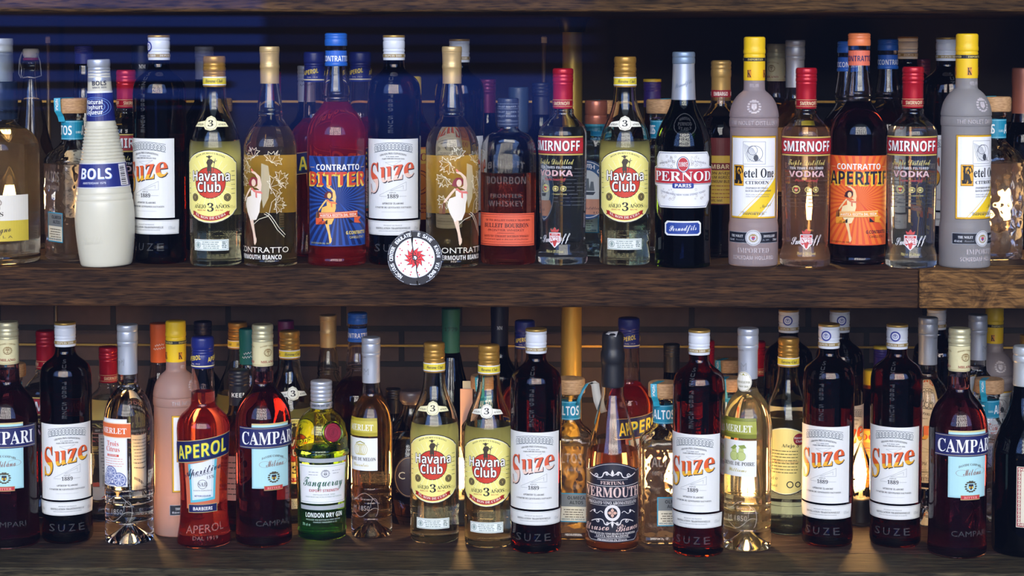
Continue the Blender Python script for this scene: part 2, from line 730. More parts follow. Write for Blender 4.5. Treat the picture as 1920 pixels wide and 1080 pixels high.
def bottle(name, prof, sc, body, fill=None, liquid=None, caps=(), prints=(), sq=None, ky=1.0, punt=0, wall=2.2, seg=40, extra=None):
    """Empty at the base > body, liquid, caps and labels"""
    root = link(bpy.data.objects.new(name, None))
    root.empty_display_size = 0.02
    fn = ring_fn(sq, ky)
    pr = spline(prof)
    R = radius_of(pr)
    outer = ([(punt, 0.0), (punt * 0.82, pr[0][1] * 0.22), (1.5, pr[0][1] * 0.8)] if punt else [(pr[0][0], 0.0)]) + pr + [(pr[-1][0], 0.0)]
    G = ([], [])
    add_geo(G, lathe_geo(outer, sc, seg, fn))
    ztop = pr[-1][0]
    if fill is not None and fill < ztop - 4:
        cav = [(z, r - wall) for z, r in pr if fill < z < ztop - 3 and r - wall > 2]
        r0 = R(fill) - wall
        cav = [(fill, 0.0), (fill, r0)] + cav
        cav += [(ztop - 3, cav[-1][1]), (ztop - 3, 0.0)]
        add_geo(G, lathe_geo(cav, sc, seg, fn, flip=True))
    mesh_ob('body', G[0], G[1], body, root, smooth=35)
    if liquid is not None:
        top = fill if fill is not None else ztop - 4
        zb = max(5.0, punt + 3)
        q = [(z, max(0.5, r - wall)) for z, r in pr if zb < z < top - 0.4]
        q = [(zb, 0.0), (zb, R(zb) - wall - 1)] + q + [(top - 0.3, R(top) - wall - 0.2), (top - 0.3, 0.0)]
        V, Fc = lathe_geo(q, sc, max(24, seg - 8), fn)
        mesh_ob('liquid', V, Fc, liquid, root, smooth=40)
    for c in caps:
        nm, pts, m = c[:3]
        o = lathe(nm, pts, sc, m, root, seg=36)
        for sub in c[3:]:
            lathe(sub[0], sub[1], sc, sub[2], o, seg=36)
    for p in prints:
        pt, rot = p[0], p[1]
        kw = p[2] if len(p) > 2 else {}
        RR = kw.pop('R', R) if isinstance(kw, dict) else R
        pt.build(root, sc, RR, rot, ky=ky, **kw)
    if extra:
        extra(root, sc, R)
    return root


def ribs(z0, z1, r, n=4, d=0.7, top=True):
    """a ribbed cap outline from z0 up to z1"""
    P = [(z0, r, 1)]
    st = (z1 - z0) / (n + 1)
    for k in range(n):
        z = z0 + st * (k + 0.6)
        P += [(z, r), (z + st * 0.25, r - d), (z + st * 0.5, r)]
    P += [(z1 - 2.2, r), (z1 - 0.5, r - 0.9), (z1, r - 2.2)]
    return P


def copy_tree(o, parent=None):
    c = o.copy()
    link(c)
    if parent is not None:
        c.parent = parent
    for ch in list(o.children):
        copy_tree(ch, c)
    return c

# ------------------------------------------------------------------ the kinds of bottle (sizes in pixels of the photograph's near row)
SU, SL = 0.000743, 0.000763
WHITE, CREAM, GREY = (229, 231, 229), (240, 234, 205), (150, 155, 160)
BLACK, NAVY, GOLD = (18, 18, 22), (24, 30, 84), (176, 140, 62)
CLEAR = (0.97, 0.985, 0.98)
OLIVE = (0.93, 0.95, 0.80)
BROWN = (0.40, 0.15, 0.045)
RAISED = sheer((235, 240, 250), 0.055, 0.1)
GILT = sheer((215, 205, 120), 0.85, 0.4)
FROSTPRINT = sheer((225, 232, 238), 0.75, 0.5)


def lines(p, u0, u1, v0, v1, n, col, wd=0.9, seed=1, layer=3):
    """rows of type too small to read"""
    rr = random.Random(seed)
    for k in range(n):
        v = v1 + (v0 - v1) * k / max(1, n - 1)
        a = u0 + rr.random() * 0.12 * (u1 - u0)
        b = u1 - rr.random() * 0.12 * (u1 - u0)
        u = a
        while u < b - 1.5:
            e = min(b, u + 2 + rr.random() * 7)
            p.rect(u, v - wd / 2, e, v + wd / 2, col, layer, 'lettering')
            u = e + 1.2
    return p


def scroll(p, u, v, s, col, layer=3, part='emblem', flip=1):
    """a printer's flourish"""
    for m in (-1, 1):
        pts = []
        for k in range(15):
            t = k / 14
            a = 3.6 * t
            pts.append((u + m * s * (1.0 * t * 2.2 + 0.22 * math.sin(a * 2.2)), v + flip * s * 0.32 * math.sin(a * 1.9) * (1 - 0.4 * t)))
        p.line(pts, s * 0.09, col, layer, part)
        sp = [(u + m * s * (0.55 + 0.26 * (1 - k / 12) * math.cos(k * 0.6)), v + flip * s * (0.16 + 0.26 * (1 - k / 12) * math.sin(k * 0.6))) for k in range(13)]
        p.line(sp, s * 0.08, col, layer, part)
        sp = [(u + m * s * (1.55 + 0.22 * (1 - k / 12) * math.cos(k * 0.6)), v + flip * s * (-0.06 + 0.22 * (1 - k / 12) * math.sin(k * 0.6))) for k in range(13)]
        p.line(sp, s * 0.08, col, layer, part)
    return p


def crest(p, u, v, s, c1, c2, c3, layer=3, part='emblem'):
    """a small coat of arms: leafy ring, shield, crown"""
    for k in range(14):
        a = -0.9 + k * (2 * PI - 0.0) / 14
        p.ell(u + s * math.cos(a), v + s * 0.95 * math.sin(a), s * 0.26, s * 0.16, c1, layer, part, 7)
    p.poly([(u - s * .45, v + s * .45), (u + s * .45, v + s * .45), (u + s * .45, v - s * .2), (u, v - s * .65), (u - s * .45, v - s * .2)], c2, layer + 1, part)
    p.rect(u - s * .4, v - s * .35, u - s * .1, v + s * .05, c3, layer + 2, part)
    p.rect(u + s * .1, v - s * .35, u + s * .4, v + s * .05, c3, layer + 2, part)
    p.poly([(u - s * .4, v + s * .6), (u - s * .4, v + s * .95), (u - s * .15, v + s * .75), (u, v + s * 1.05), (u + s * .15, v + s * .75), (u + s * .4, v + s * .95), (u + s * .4, v + s * .6)], c1, layer + 1, part)
    return p


def dancer(p, u, v, s, skin, dress, hair, scarf, layer=4, part='figure'):
    """the raised-arm dancing woman printed on three of the labels; (u, v) is her chin, s one head"""
    def P(*q):
        return [(u + a * s, v + b * s) for a, b in q]
    p.poly(P((-.15, -.1), (.25, -.15), (.95, -.6), (1.05, .2), (.85, 1.2), (.2, 1.75), (-.25, 1.95), (-.45, 1.75), (-.2, 1.6), (.15, 1.45), (.5, .95), (.5, .1), (.2, -.2)), skin, layer, part)
    p.poly(P((-.2, 1.75), (-.5, 2.05), (-.35, 2.2), (-.1, 1.9)), scarf, layer + 1, part)
    p.poly(P((-.95, .1), (-.75, .75), (-.35, 1.1), (.2, 1.1), (.5, .8), (.45, .3), (.1, .0), (-.4, -.05)), hair, layer + 1, part)
    p.ell(u - .05 * s, v + .42 * s, .33 * s, .46 * s, skin, layer + 2, part, 14)
    p.poly(P((-.5, -.5), (.95, -.5), (1.0, -1.6), (.8, -2.3), (-.3, -2.2), (-.45, -1.4)), dress, layer + 1, part)
    p.poly(P((-.4, -.35), (-.75, -.75), (-1.75, -2.0), (-2.0, -2.15), (-1.95, -1.85), (-1.1, -.75), (-.6, -.2)), skin, layer, part)
    p.poly(P((-.5, -.3), (.0, -.75), (.4, -.85), (1.2, -.95), (.95, -.6), (.45, -.6), (.1, -.5), (-.3, -.15)), scarf, layer + 2, part)
    p.poly(P((.2, -.75), (.42, -.8), (.45, -1.5), (.22, -1.4)), scarf, layer + 2, part)
    p.poly(P((-.4, -1.2), (-1.25, -1.5), (-1.5, -2.3), (-1.2, -3.3), (-.6, -4.4), (.3, -4.2), (.75, -3.2), (.85, -2.0)), dress, layer, part)
    p.poly(P((-.75, -4.2), (-.15, -4.2), (.05, -5.6), (.25, -6.6), (.1, -7.0), (-.1, -6.9), (-.25, -5.8)), skin, layer, part)
    p.poly(P((.05, -6.3), (.3, -6.5), (.3, -7.0), (.05, -7.4), (-.1, -7.1)), skin, layer, part)
    p.poly(P((-2.05, -2.0), (-1.8, -2.0), (-1.75, -3.4), (-2.2, -3.4)), (110, 60, 30), layer, part)
    p.poly(P((-2.4, -2.3), (-2.2, -2.2), (-2.2, -3.4), (-2.6, -3.4)), (130, 90, 50), layer, part)
    return p


def leaf(p, u, v, s, rot, col, wd=0.7, layer=2, part='leaves'):
    """a vine leaf in outline with its veins"""
    T = [(0, 0), (.25, .1), (.55, -.05), (.5, .2), (.95, .3), (.65, .5), (.75, .8), (.4, .7), (.3, 1.05), (.1, .8), (0, 1.3),
         (-.1, .8), (-.3, 1.05), (-.4, .7), (-.75, .8), (-.65, .5), (-.95, .3), (-.5, .2), (-.55, -.05), (-.25, .1)]
    c, sn = math.cos(rot), math.sin(rot)
    def W(q):
        return [(u + s * (a * c - b * sn), v + s * (a * sn + b * c)) for a, b in q]
    p.line(W(T), wd, col, layer, part, True)
    for t in ((0, 1.1), (.6, .6), (-.6, .6), (.7, .28), (-.7, .28)):
        p.line(W([(0, .05), t]), wd * 0.8, col, layer, part)
    return p


# ---- gentian aperitif: tall brown litre bottle, white label with a slanted orange word
SUZE = [(0, 44, 1), (1.5, 47), (8, 49.6), (24, 50), (42, 48.2), (60, 48.8), (80, 50), (130, 50, 1), (300, 50.5), (322, 50.3), (339, 48), (347, 44.5), (354, 38), (360, 30), (366, 23.5), (374, 20), (386, 19.5, 1), (425, 18.5, 1)]


def suze(fill=300, pale=False, tint=BROWN, dens=70, drinkc=(0.75, 0.42, 0.05), emblem=0, label=True):
    P = Print('label')
    P.rect(-59, 88, 59, 238, WHITE)
    oc = (120, 128, 134)
    for k in range(11):
        t = (k - 5) / 5
        P.ring(3 + t * 34, 224 - 5 * t * t, 5.2, 1.0, oc, 2, 'emblem', 14, rv=6.2)
        P.ring(3 + t * 34, 224 - 5 * t * t, 2.6, 0.9, oc, 2, 'emblem', 10)
    P.line([(3 + q * 4.3, 231.5 - 5 * (q / 9) ** 2) for q in range(-9, 10)], 1.0, oc, 2, 'emblem')
    P.line([(3 + q * 4.3, 217 - 5 * (q / 9) ** 2) for q in range(-9, 10)], 1.0, oc, 2, 'emblem')
    P.text('GRANDS PRIX EXPOSITIONS', 3, 209.5, 50, 3.6, (60, 66, 74), 'sb', arc=-4)
    lines(P, -14, 20, 205, 205.2, 1, (120, 126, 134), 1.2, 2)
    P.text('PARIS 1900 BRUXELLES 1910', 3, 200.2, 42, 2.6, (70, 76, 84), 'sb', arc=-1)
    P.line([(-12, 194), (18, 197), (2, 188), (-12, 194)], 0.4, oc, 1)
    lo = (238, 205, 188) if pale else (238, 176, 40)
    hi = (222, 96, 62) if pale else (224, 92, 34)
    for ch, u0, u1, v0, v1 in (('S', -47, -26, 136, 193), ('u', -22, 1, 157, 186), ('z', 2.5, 20.5, 162, 189.5), ('e', 23, 45, 165.5, 194)):
        P.text(ch, (u0 + u1) / 2, v0, u1 - u0, v1 - v0, hi, 'sb', 5, 'lettering', slope=0.12 if ch != 'S' else 0.2, box=True,
               split=(lo, 168.5, 0.19), sh=(1.3, -1.6, (44, 34, 44)))
    ol = (150, 155, 160)
    P.line([(-24, 132.5), (28, 157.5), (28, 141.5), (-2.5, 141), (22, 150.5), (22, 144)], 0.55, ol, 2)
    P.text('DEPUIS', 2, 136.5, 12, 2.2, (70, 76, 84))
    P.text('1889', 2, 127, 21, 7.2, (40, 44, 52), 'sb')
    P.line([(-24, 130.5), (-10, 130.5)], 0.6, ol, 2)
    P.line([(14, 130.5), (28, 130.5)], 0.6, ol, 2)
    P.text('APÉRITIF ÉLABORÉ', 2, 115.5, 41, 3.2, (50, 55, 62), 'sb')
    P.text('À PARTIR DE GENTIANES SAUVAGES', 2, 108, 72, 3.2, (50, 55, 62), 'sb')
    P.line([(-20, 101), (24, 101)], 0.35, ol, 2)
    Q = Print('lower_label')
    Q.rect(-68, 57, 68, 84, WHITE)
    Q.frame(-66, 58.8, 66, 82.2, 0.5, GREY, 1)
    Q.text('PRODUIT DE FRANCE', 2, 74.5, 34, 2.2, (130, 136, 142))
    Q.text('DISTILLATION TRADITIONNELLE', 2, 68.5, 68, 3.6, (60, 66, 74), 'sb')
    Q.text('NON SUCREE AROMATISEE DE PLANTES', 2, 64.2, 56, 2.0, (130, 136, 142))
    Q.text('15%vol', 52, 66, 13, 6, (170, 176, 182))
    Q.text('70cl', -54, 66, 9, 5, (170, 176, 182))
    E = Print('raised_lettering')
    for k, t in enumerate(('S', 'U', 'Z', 'E')):
        E.text(t, -30 + 20 * k, 26, 13, 14, RAISED, 'ss', 1)
    V = Print('raised_word')
    for k, t in enumerate('SUZE1889SUZE'):
        V.text(t, 0, 356 - k * 8.6 - (k // 4) * 6, 6, 6.2, RAISED, 'gb', 1)
    C = Print('cap_print')
    for a in (-1, 0, 1, 2):
        C.rect(a * 32 - 16, 390.5, a * 32 + 16, 397, (150, 128, 72), 0, 'band')
    for a in (-1, 0, 1):
        C.text('DEPUIS 1889', a * 42, 391.8, 34, 3.8, (235, 232, 220), 'sb', 1)
    if emblem:
        C.ell(0, 411, 10, 10, (45, 60, 150), 1, 'emblem')
        C.ell(0, 411, 7.2, 7.2, (225, 230, 240), 2, 'emblem')
        crest(C, 0, 411, 4.2, (70, 84, 165), (70, 84, 165), (225, 230, 240))
    cap = [(385.5, 20.4, 1), (390, 20.6), (398, 20.4), (400, 19.7), (402, 20.6), (405, 20.6), (406.5, 19.8), (408, 20.6), (420, 20.7), (422, 19.9), (424, 20.8), (428, 20.8, 1)]
    gold = [(428, 20.3, 1), (428.4, 20.9), (431.5, 20.9), (432.5, 20.2, 1)]
    pr = [(E, 0), (V, -.03), (C, math.radians(-emblem if emblem else 0), dict(R=lambda v: 20.6))]
    if label:
        pr += [(P, 0), (Q, 0)]
    return bottle('aperitif_bottle', SUZE, SU, glass(tint), fill, drink(drinkc, dens),
                  [('cap', cap, plastic((216, 222, 232), 0.3), ('gold_rim', gold, metal((176, 142, 70))))], pr)


# ---- white rum: sloping shoulders, yellow label with a red sun
RUM = [(0, 44, 1), (2, 47), (8, 48.6), (58, 48.6, 1), (60, 49.2), (64, 49.2, 1), (195, 49.2), (214, 49), (232, 47.6), (250, 44), (268, 37.5), (284, 30.5), (300, 25.2), (318, 22.2), (338, 20.8, 1), (390, 19, 1)]


def arch(w0, v_side, v_top, n=8):
    return [(-w0 + 2 * w0 * k / n, v_side + (v_top - v_side) * (1 - (2 * k / n - 1) ** 2)) for k in range(n + 1)]


def rum_label(back=False):
    P = Print('back_label' if back else 'label')
    top = arch(47, 205, 221)
    bot = arch(46, 98, 82)[::-1]
    out = [(-56, 108)] + [(-56, 197), (-51, 200)] + top + [(51, 200), (56, 197), (56, 108), (51, 104)] + bot + [(-51, 104)]
    P.poly(out, (44, 40, 24))
    P.poly([(a * 0.975, 151.5 + (b - 151.5) * 0.975) for a, b in out], (250, 246, 214), 1)
    P.poly([(a * 0.955, 151.5 + (b - 151.5) * 0.955) for a, b in out], (246, 236, 138) if not back else (244, 226, 140), 2)
    if back:
        lines(P, -36, 30, 128, 172, 8, (90, 80, 40), 1.6, 3)
        P.text('Añejo 3', 10, 180, 34, 7, BLACK, 'sb', 4)
        P.ell(28, 196, 12, 12, (150, 40, 50), 3)
        P.text('Havana', 28, 197, 20, 4.5, WHITE, 'gb', 5)
        P.text('Club', 28, 190, 14, 4.5, WHITE, 'gb', 5)
        P.text('70 cl ℮', -28, 112, 26, 7, (70, 62, 34), 'ss', 4)
        P.text('40 %vol', -28, 98, 24, 6, (70, 62, 34), 'ss', 4)
        P.ring(10, 104, 7, 2, BLACK, 3)
        P.ring(26, 104, 6, 2, BLACK, 3)
        P.text('RECETTE DU MOJITO', 2, 148, 50, 3.6, (170, 60, 40), 'ss', 4)
        return P
    for k in range(24):
        a = 2 * PI * k / 24
        P.poly([(0 + 30 * math.cos(a - .02), 160 + 30 * math.sin(a - .02)), (46 * math.cos(a - .015), 160 + 46 * math.sin(a - .015)), (46 * math.cos(a + .015), 160 + 46 * math.sin(a + .015)), (30 * math.cos(a + .02), 160 + 30 * math.sin(a + .02))], (248, 242, 178), 3)
    P.text('RON PURO CUBANO', 0, 213, 56, 3, (90, 88, 60), 'sb', 4, arc=-8)
    P.ell(0, 159, 30, 30, (70, 40, 22), 3)
    P.ell(0, 159, 28.6, 28.6, (206, 58, 32), 4)
    # the bronze figure with a staff
    dk = (58, 46, 28)
    P.poly([(-5, 181), (4, 181), (3, 192), (6, 197), (4, 203), (1, 204), (-3, 203), (-6, 197), (-4, 192)], dk, 6)
    P.ell(-.6, 207.2, 2.6, 3.2, dk, 6)
    P.poly([(-6, 207), (5, 208), (5, 209.4), (-6, 209)], dk, 6)
    P.line([(6, 179), (10.5, 204)], 1, dk, 6, 'emblem')
    P.line([(8, 199), (13, 200.5)], 1, dk, 6, 'emblem')
    P.line([(4, 202), (9, 196)], 1.6, dk, 6, 'emblem')
    P.line([(-2, 181), (-3, 175)], 2.4, dk, 6, 'emblem')
    P.line([(2, 181), (2, 174)], 2.4, dk, 6, 'emblem')
    for t, u, v, wd in (('Havana', 1, 162.5, 74), ('Club', -2, 142, 44)):
        for du, dv, c in ((-1.2, 0, (40, 26, 18)), (1.2, 0, (40, 26, 18)), (0, 1.2, (40, 26, 18)), (.6, -1.6, (40, 26, 18))):
            P.text(t, u + du, v + dv, wd, 17.5, c, 'gb', 7)
        P.text(t, u, v, wd, 17.5, (246, 244, 238), 'gb', 8)
    for u in (-31, 33):
        P.ell(u, 131, 7.4, 7.4, (58, 52, 34), 4)
        P.ring(u, 131, 5.8, .8, (170, 150, 90), 5)
        P.poly([(u - 2, 128), (u + 2, 128), (u + 2.6, 134), (u - 2.6, 134)], (150, 132, 80), 5, 'emblem')
    P.text('AÑEJO', -20, 111, 25, 7, BLACK, 'sb')
    P.text('3', 1, 105, 12, 15.5, BLACK, 'sb')
    P.text('AÑOS', 23, 111, 28, 7, BLACK, 'sb')
    P.text('RHUM', -17, 106, 17, 2.6, (190, 90, 50), 'sb')
    P.text('RUM', 17, 106, 14, 2.6, (190, 90, 50), 'sb')
    rib = [(k * 3.7, 92 + 10 * (k / 9) ** 2) for k in range(-9, 10)]
    P.poly([(a, b + 4) for a, b in rib] + [(a, b - 4.4) for a, b in rib[::-1]], (176, 40, 34), 4, 'ribbon')
    P.poly([(31, 104), (38, 106), (36, 101), (38.5, 97), (32, 98)], (150, 30, 28), 3, 'ribbon')
    P.poly([(-31, 104), (-38, 106), (-36, 101), (-38.5, 97), (-32, 98)], (150, 30, 28), 3, 'ribbon')
    P.text('EL RON DE CUBA', 0, 90.3, 58, 4.6, (246, 236, 220), 'sb', 6, arc=8)
    lines(P, 41, 51, 138, 180, 6, (120, 116, 70), 1.1, 5, 4)
    lines(P, -52, -44, 138, 176, 5, (120, 116, 70), 1.1, 6, 4)
    P.text('40%vol', 44, 110, 13, 6, (200, 190, 110), 'ss', 4)
    return P


def rum(fill=238, turned=False, yellow=False):
    N = Print('neck_label')
    nc = (246, 240, 190) if yellow else (240, 240, 226)
    wing = [(-34, 263), (-30, 272), (-12, 275), (-9, 281), (0, 285), (9, 281), (12, 275), (30, 272), (34, 263), (12, 263), (9, 258), (0, 255.5), (-9, 258), (-12, 263)]
    N.poly(wing, (70, 62, 40))
    N.poly([(a * .96, 269.5 + (b - 269.5) * .92) for a, b in wing], nc, 1)
    N.ring(0, 270, 11.5, .7, (120, 110, 70), 2)
    N.text('3', 0, 264.5, 10, 11, BLACK, 'sb')
    N.text('AÑEJO', -21, 266.2, 15, 3.6, (60, 54, 40), 'sb')
    N.text('AÑOS', 21, 266.2, 15, 3.6, (60, 54, 40), 'sb')
    S = Print('seal_strip')
    S.rect(-35, 31, 35, 52, (232, 238, 234))
    S.frame(-33, 32.8, 33, 50.2, 1.0, (140, 165, 158), 1)
    lines(S, -17, 17, 36, 47, 4, (130, 150, 146), 1.5, 9)
    S.ring(-25, 41.5, 6, 1, (120, 145, 140), 2)
    S.ell(-25, 41.5, 3, 4, (150, 170, 165), 2)
    lines(S, 21, 31, 37, 47, 4, (120, 140, 136), 2, 10)
    B = Print('neck_band')
    B.rect(-66, 341, 66, 357, (232, 212, 60))
    B.rect(-66, 341, 66, 343, WHITE, 1)
    B.rect(-66, 355, 66, 357, WHITE, 1)
    for a in (-1, 0, 1):
        B.text('Havana Club', a * 45 + 3, 346.3, 34, 6, (60, 56, 60), 'bi')
    R2 = Print('back_paper')
    R2.rect(-52, 92, 52, 228, (214, 206, 140))
    cap = [(338, 21.2, 1), (358, 21.4, 1), (359, 20.8)] + [(361, 20.8), (364, 21.3), (366, 20.4), (368, 21.4), (374, 21.4), (376, 20.4), (379, 21), (382, 20.2), (386, 21.2), (392, 21.2), (395, 20.4), (396, 19)]
    return bottle('rum_bottle', RUM, SU, glass((0.965, 0.975, 0.93)), fill, drink((0.90, 0.85, 0.50), 8, .05, (226, 214, 150)),
                  [('cap', cap, metal((170, 128, 52), 0.32))],
                  [(rum_label(), PI if turned else 0), (rum_label(True) if turned else R2, 0 if turned else PI), (N, PI if turned else 0), (S, PI if turned else 0), (B, 0.0, dict(R=lambda v: 21.4))])


# ---- vermouth and bitters of one maker: a swollen glass neck above round shoulders
BULB = [(0, 46, 1), (1.5, 49.5), (8, 50.4), (14, 49.6), (22, 49.8, 1), (215, 50), (230, 49.2), (243, 46), (254, 40.5), (265, 33), (274, 26.5), (281, 23, 1), (283.5, 24.3), (287, 24.4), (289, 22.6, 1), (293, 23.8), (300, 23.6), (320, 20.8), (343, 17.6, 1), (405, 16.5, 1)]


def bianco():
    P = Print('print')
    cr = sheer((226, 224, 204), 0.9, 0.5)
    for q in ((-26, 196, 20, 2.2), (-10, 205, 18, .5), (-36, 170, 18, 2.6), (24, 196, 20, -.5), (20, 150, 22, -1.3), (36, 160, 20, -1.0), (-34, 128, 17, 2.4), (30, 118, 18, -1.7)):
        leaf(P, *q, cr, 0.8)
    P.poly([(5, 195), (18, 190), (22, 160), (18, 130), (8, 110), (4, 140)], sheer((226, 222, 190), .45, .5), 1, 'leaves')
    P.line([(10, 100), (18, 96), (26, 84), (34, 70), (48, 56)], 1.1, cr, 2, 'leaves')
    P.line([(13, 103), (21, 98), (29, 87), (37, 74), (50, 60)], 1.1, cr, 2, 'leaves')
    P.line([(18, 96), (0, 90), (-14, 78)], 1.0, cr, 2, 'leaves')
    P.line([(18, 96), (24, 122), (44, 140)], 0.8, cr, 2, 'leaves')
    dancer(P, -10, 152, 15, (232, 204, 180), (236, 228, 216), (130, 28, 44), (222, 120, 110))
    P.text('CONTRATTO', 0, 27, 114, 10.5, (226, 224, 214), 'ss', 4)
    P.text('VERMOUTH BIANCO', -4, 14.5, 92, 8, (240, 240, 236), 'gb', 4)
    B = Print('back_label')
    B.rect(-40, 96, 40, 206, sheer((226, 186, 60), 0.55, 0.5))
    lines(B, -40, 40, 110, 170, 9, (90, 66, 20), 1.6, 21)
    B.text('CONTRATTO', 0, 186, 80, 9, (80, 56, 16), 'ss')
    B.text('BIANCO', 0, 174, 36, 7, (80, 56, 16), 'gb')
    cap = [(343, 17.6, 1), (345, 17.8), (371, 18, 1), (373, 18.6), (377, 18.6), (379, 17.9, 1), (399, 18.4), (401, 18.9), (402, 18.4, 1), (403, 18.9), (411, 18.9), (413, 17.6)]
    return bottle('vermouth_bottle', BULB, SU, glass((0.97, 0.96, 0.90)), 262, drink((0.93, 0.82, 0.44), 9, .09, (206, 172, 80)),
                  [('capsule', cap, metal((206, 176, 122), 0.38))], [(P, 0), (B, PI)])


BITTER = [(0, 50, 1), (1.5, 54), (8, 55.4), (16, 54.4), (26, 55, 1), (235, 55.6), (250, 54.8), (262, 52), (274, 46.5), (285, 39), (295, 31), (303, 25.5), (308, 23, 1), (310.5, 24.6), (314, 24.6), (316, 23, 1), (320, 25.6), (330, 25.2), (350, 22), (374, 19.5, 1), (402, 18.5), (404, 20.5), (411, 20.5, 1), (430, 19, 1)]


def bitter(orange=False, plain=False, dark=False):
    base, ray = ((224, 84, 40), (238, 120, 44)) if orange else ((30, 74, 158), (20, 36, 92))
    nm = 'APERITIF' if orange else 'BITTER'
    P = Print('label')
    P.rect(-66, 38, 66, 206, base)
    for k in range(40):
        a = 2 * PI * (k + .3) / 40
        d = .045
        pts = []
        for q in (a - d, a + d):
            c, s = math.cos(q), math.sin(q)
            t = min(65 / abs(c) if abs(c) > 1e-6 else 1e9, (83 if s > 0 else 82) / abs(s) if abs(s) > 1e-6 else 1e9)
            pts.append((t * c, 122 + t * s))
        if (abs(abs(pts[0][0]) - 65) < .1) == (abs(abs(pts[1][0]) - 65) < .1):
            P.poly([(0, 122), pts[0], pts[1]], ray, 1, 'rays')
    P.text('CONTRATTO', 0, 180, 86, 10.5, (244, 244, 240), 'gb')
    lc = (240, 190, 120)
    P.line([(-60, 185), (-48, 185)], 1, lc)
    P.line([(48, 185), (60, 185)], 1, lc)
    face, edge = ((26, 28, 52), (246, 196, 60)) if orange else ((206, 66, 40), (244, 206, 80))
    for k in range(5):
        P.text(nm, -.8 * k - .6, 152 - .8 * k, 122, 24, edge, 'gb', 4 if k else 4)
    P.text(nm, 0, 152, 122, 24, face, 'gb', 6)
    if orange:
        dancer(P, -16, 128, 11.5, (240, 206, 150), (244, 222, 170), (60, 20, 34), (222, 120, 90), 4)
    else:
        dancer(P, -16, 128, 11.5, (240, 196, 110), (238, 186, 90), (96, 24, 34), (230, 120, 70), 4)
    rc = (240, 160, 50) if orange else (222, 92, 48)
    P.poly([(-44, 78), (-44, 90), (-37, 84), (-24, 86), (-24, 80)], rc, 12, 'ribbon')
    P.poly([(-44, 78), (-38, 84), (-44, 90), (-30, 92), (-30, 80)], rc, 12, 'ribbon')
    P.poly([(46, 80), (40, 86), (46, 92), (30, 94), (30, 82)], rc, 12, 'ribbon')
    P.poly([(-30, 80), (-20, 80), (-20, 88)], (24, 24, 40), 12, 'ribbon')
    P.poly([(30, 82), (20, 82), (20, 90)], (24, 24, 40), 12, 'ribbon')
    P.poly([(-36, 90), (37, 92), (37, 104), (-36, 101)], rc, 13, 'ribbon')
    P.line([(-36, 91.5), (37, 93.5)], .8, (246, 226, 180), 14, 'ribbon')
    P.line([(-36, 99.5), (37, 102.5)], .8, (246, 226, 180), 14, 'ribbon')
    P.text('★ANTICA RICETTA DAL 1933★', 0, 94, 68, 4.8, (250, 240, 220), 'gb', 15, slope=.03)
    P.text('G.CONTRATTO', 37, 60, 46, 6, (36, 30, 50) if orange else (240, 214, 90), 'gb')
    P.text('CANELLI (ITALY)', 39, 52, 36, 4.6, (60, 40, 40) if orange else (214, 204, 140), 'ss')
    P.text('CASA FONDATA NEL 1847', -38, 42, 44, 3, (90, 50, 30) if orange else (190, 190, 120), 'ss')
    N = Print('neck_band')
    bc = (224, 112, 84) if orange else (38, 98, 196)
    N.rect(-63, 374, 63, 402, bc)
    tcx = (40, 40, 90) if orange else (236, 240, 246)
    for a in (-1, 0, 1):
        N.text('CONTRATTO', a * 66 - 2, 382, 58, 10, tcx, 'gb')
    cc = (232, 128, 74) if orange else (34, 98, 190)
    cap = [(411, 20.6, 1), (412, 21.2), (422, 21.2), (424, 20.4), (426, 21), (429, 20.6), (431, 21.2), (433.5, 20.4), (435, 18)]
    lip = [(373, 20.4, 1), (374, 21.4), (379, 21.2), (380, 19.8, 1)]
    col = (0.52, 0.06, 0.10) if orange else (0.92, 0.12, 0.10)
    if dark:
        col = (0.45, 0.03, 0.05)
    caps = [('cap', cap, plastic(cc, 0.35))]
    if not orange:
        caps.append(('neck_ring', lip, plastic(cc, 0.35)))
    return bottle('bitters_bottle', BITTER, SU, glass((0.97, 0.95, 0.95)), 306 if not dark else 292, drink(col, 60 if orange or dark else 22, .10 if orange else (.04 if dark else .32), (96, 34, 70) if orange else (236, 48, 30)),
                  caps, [(N, 0.0, dict(R=lambda v: 19.6))] + ([] if plain else [(P, 0)]))


# ---- vodka: red cap, narrow red banner, waisted foot
VODKA = [(0, 44, 1), (1.5, 46), (8, 47.6), (22, 47.2), (32, 44.6), (40, 42.8), (50, 43.2, 1), (130, 45), (235, 46.4), (250, 46), (258, 43.6), (266, 38), (273, 31.5), (279, 25), (285, 21.2), (289, 20.6, 1), (291, 21.2), (294, 21), (297, 18.5, 1), (368, 17, 1)]


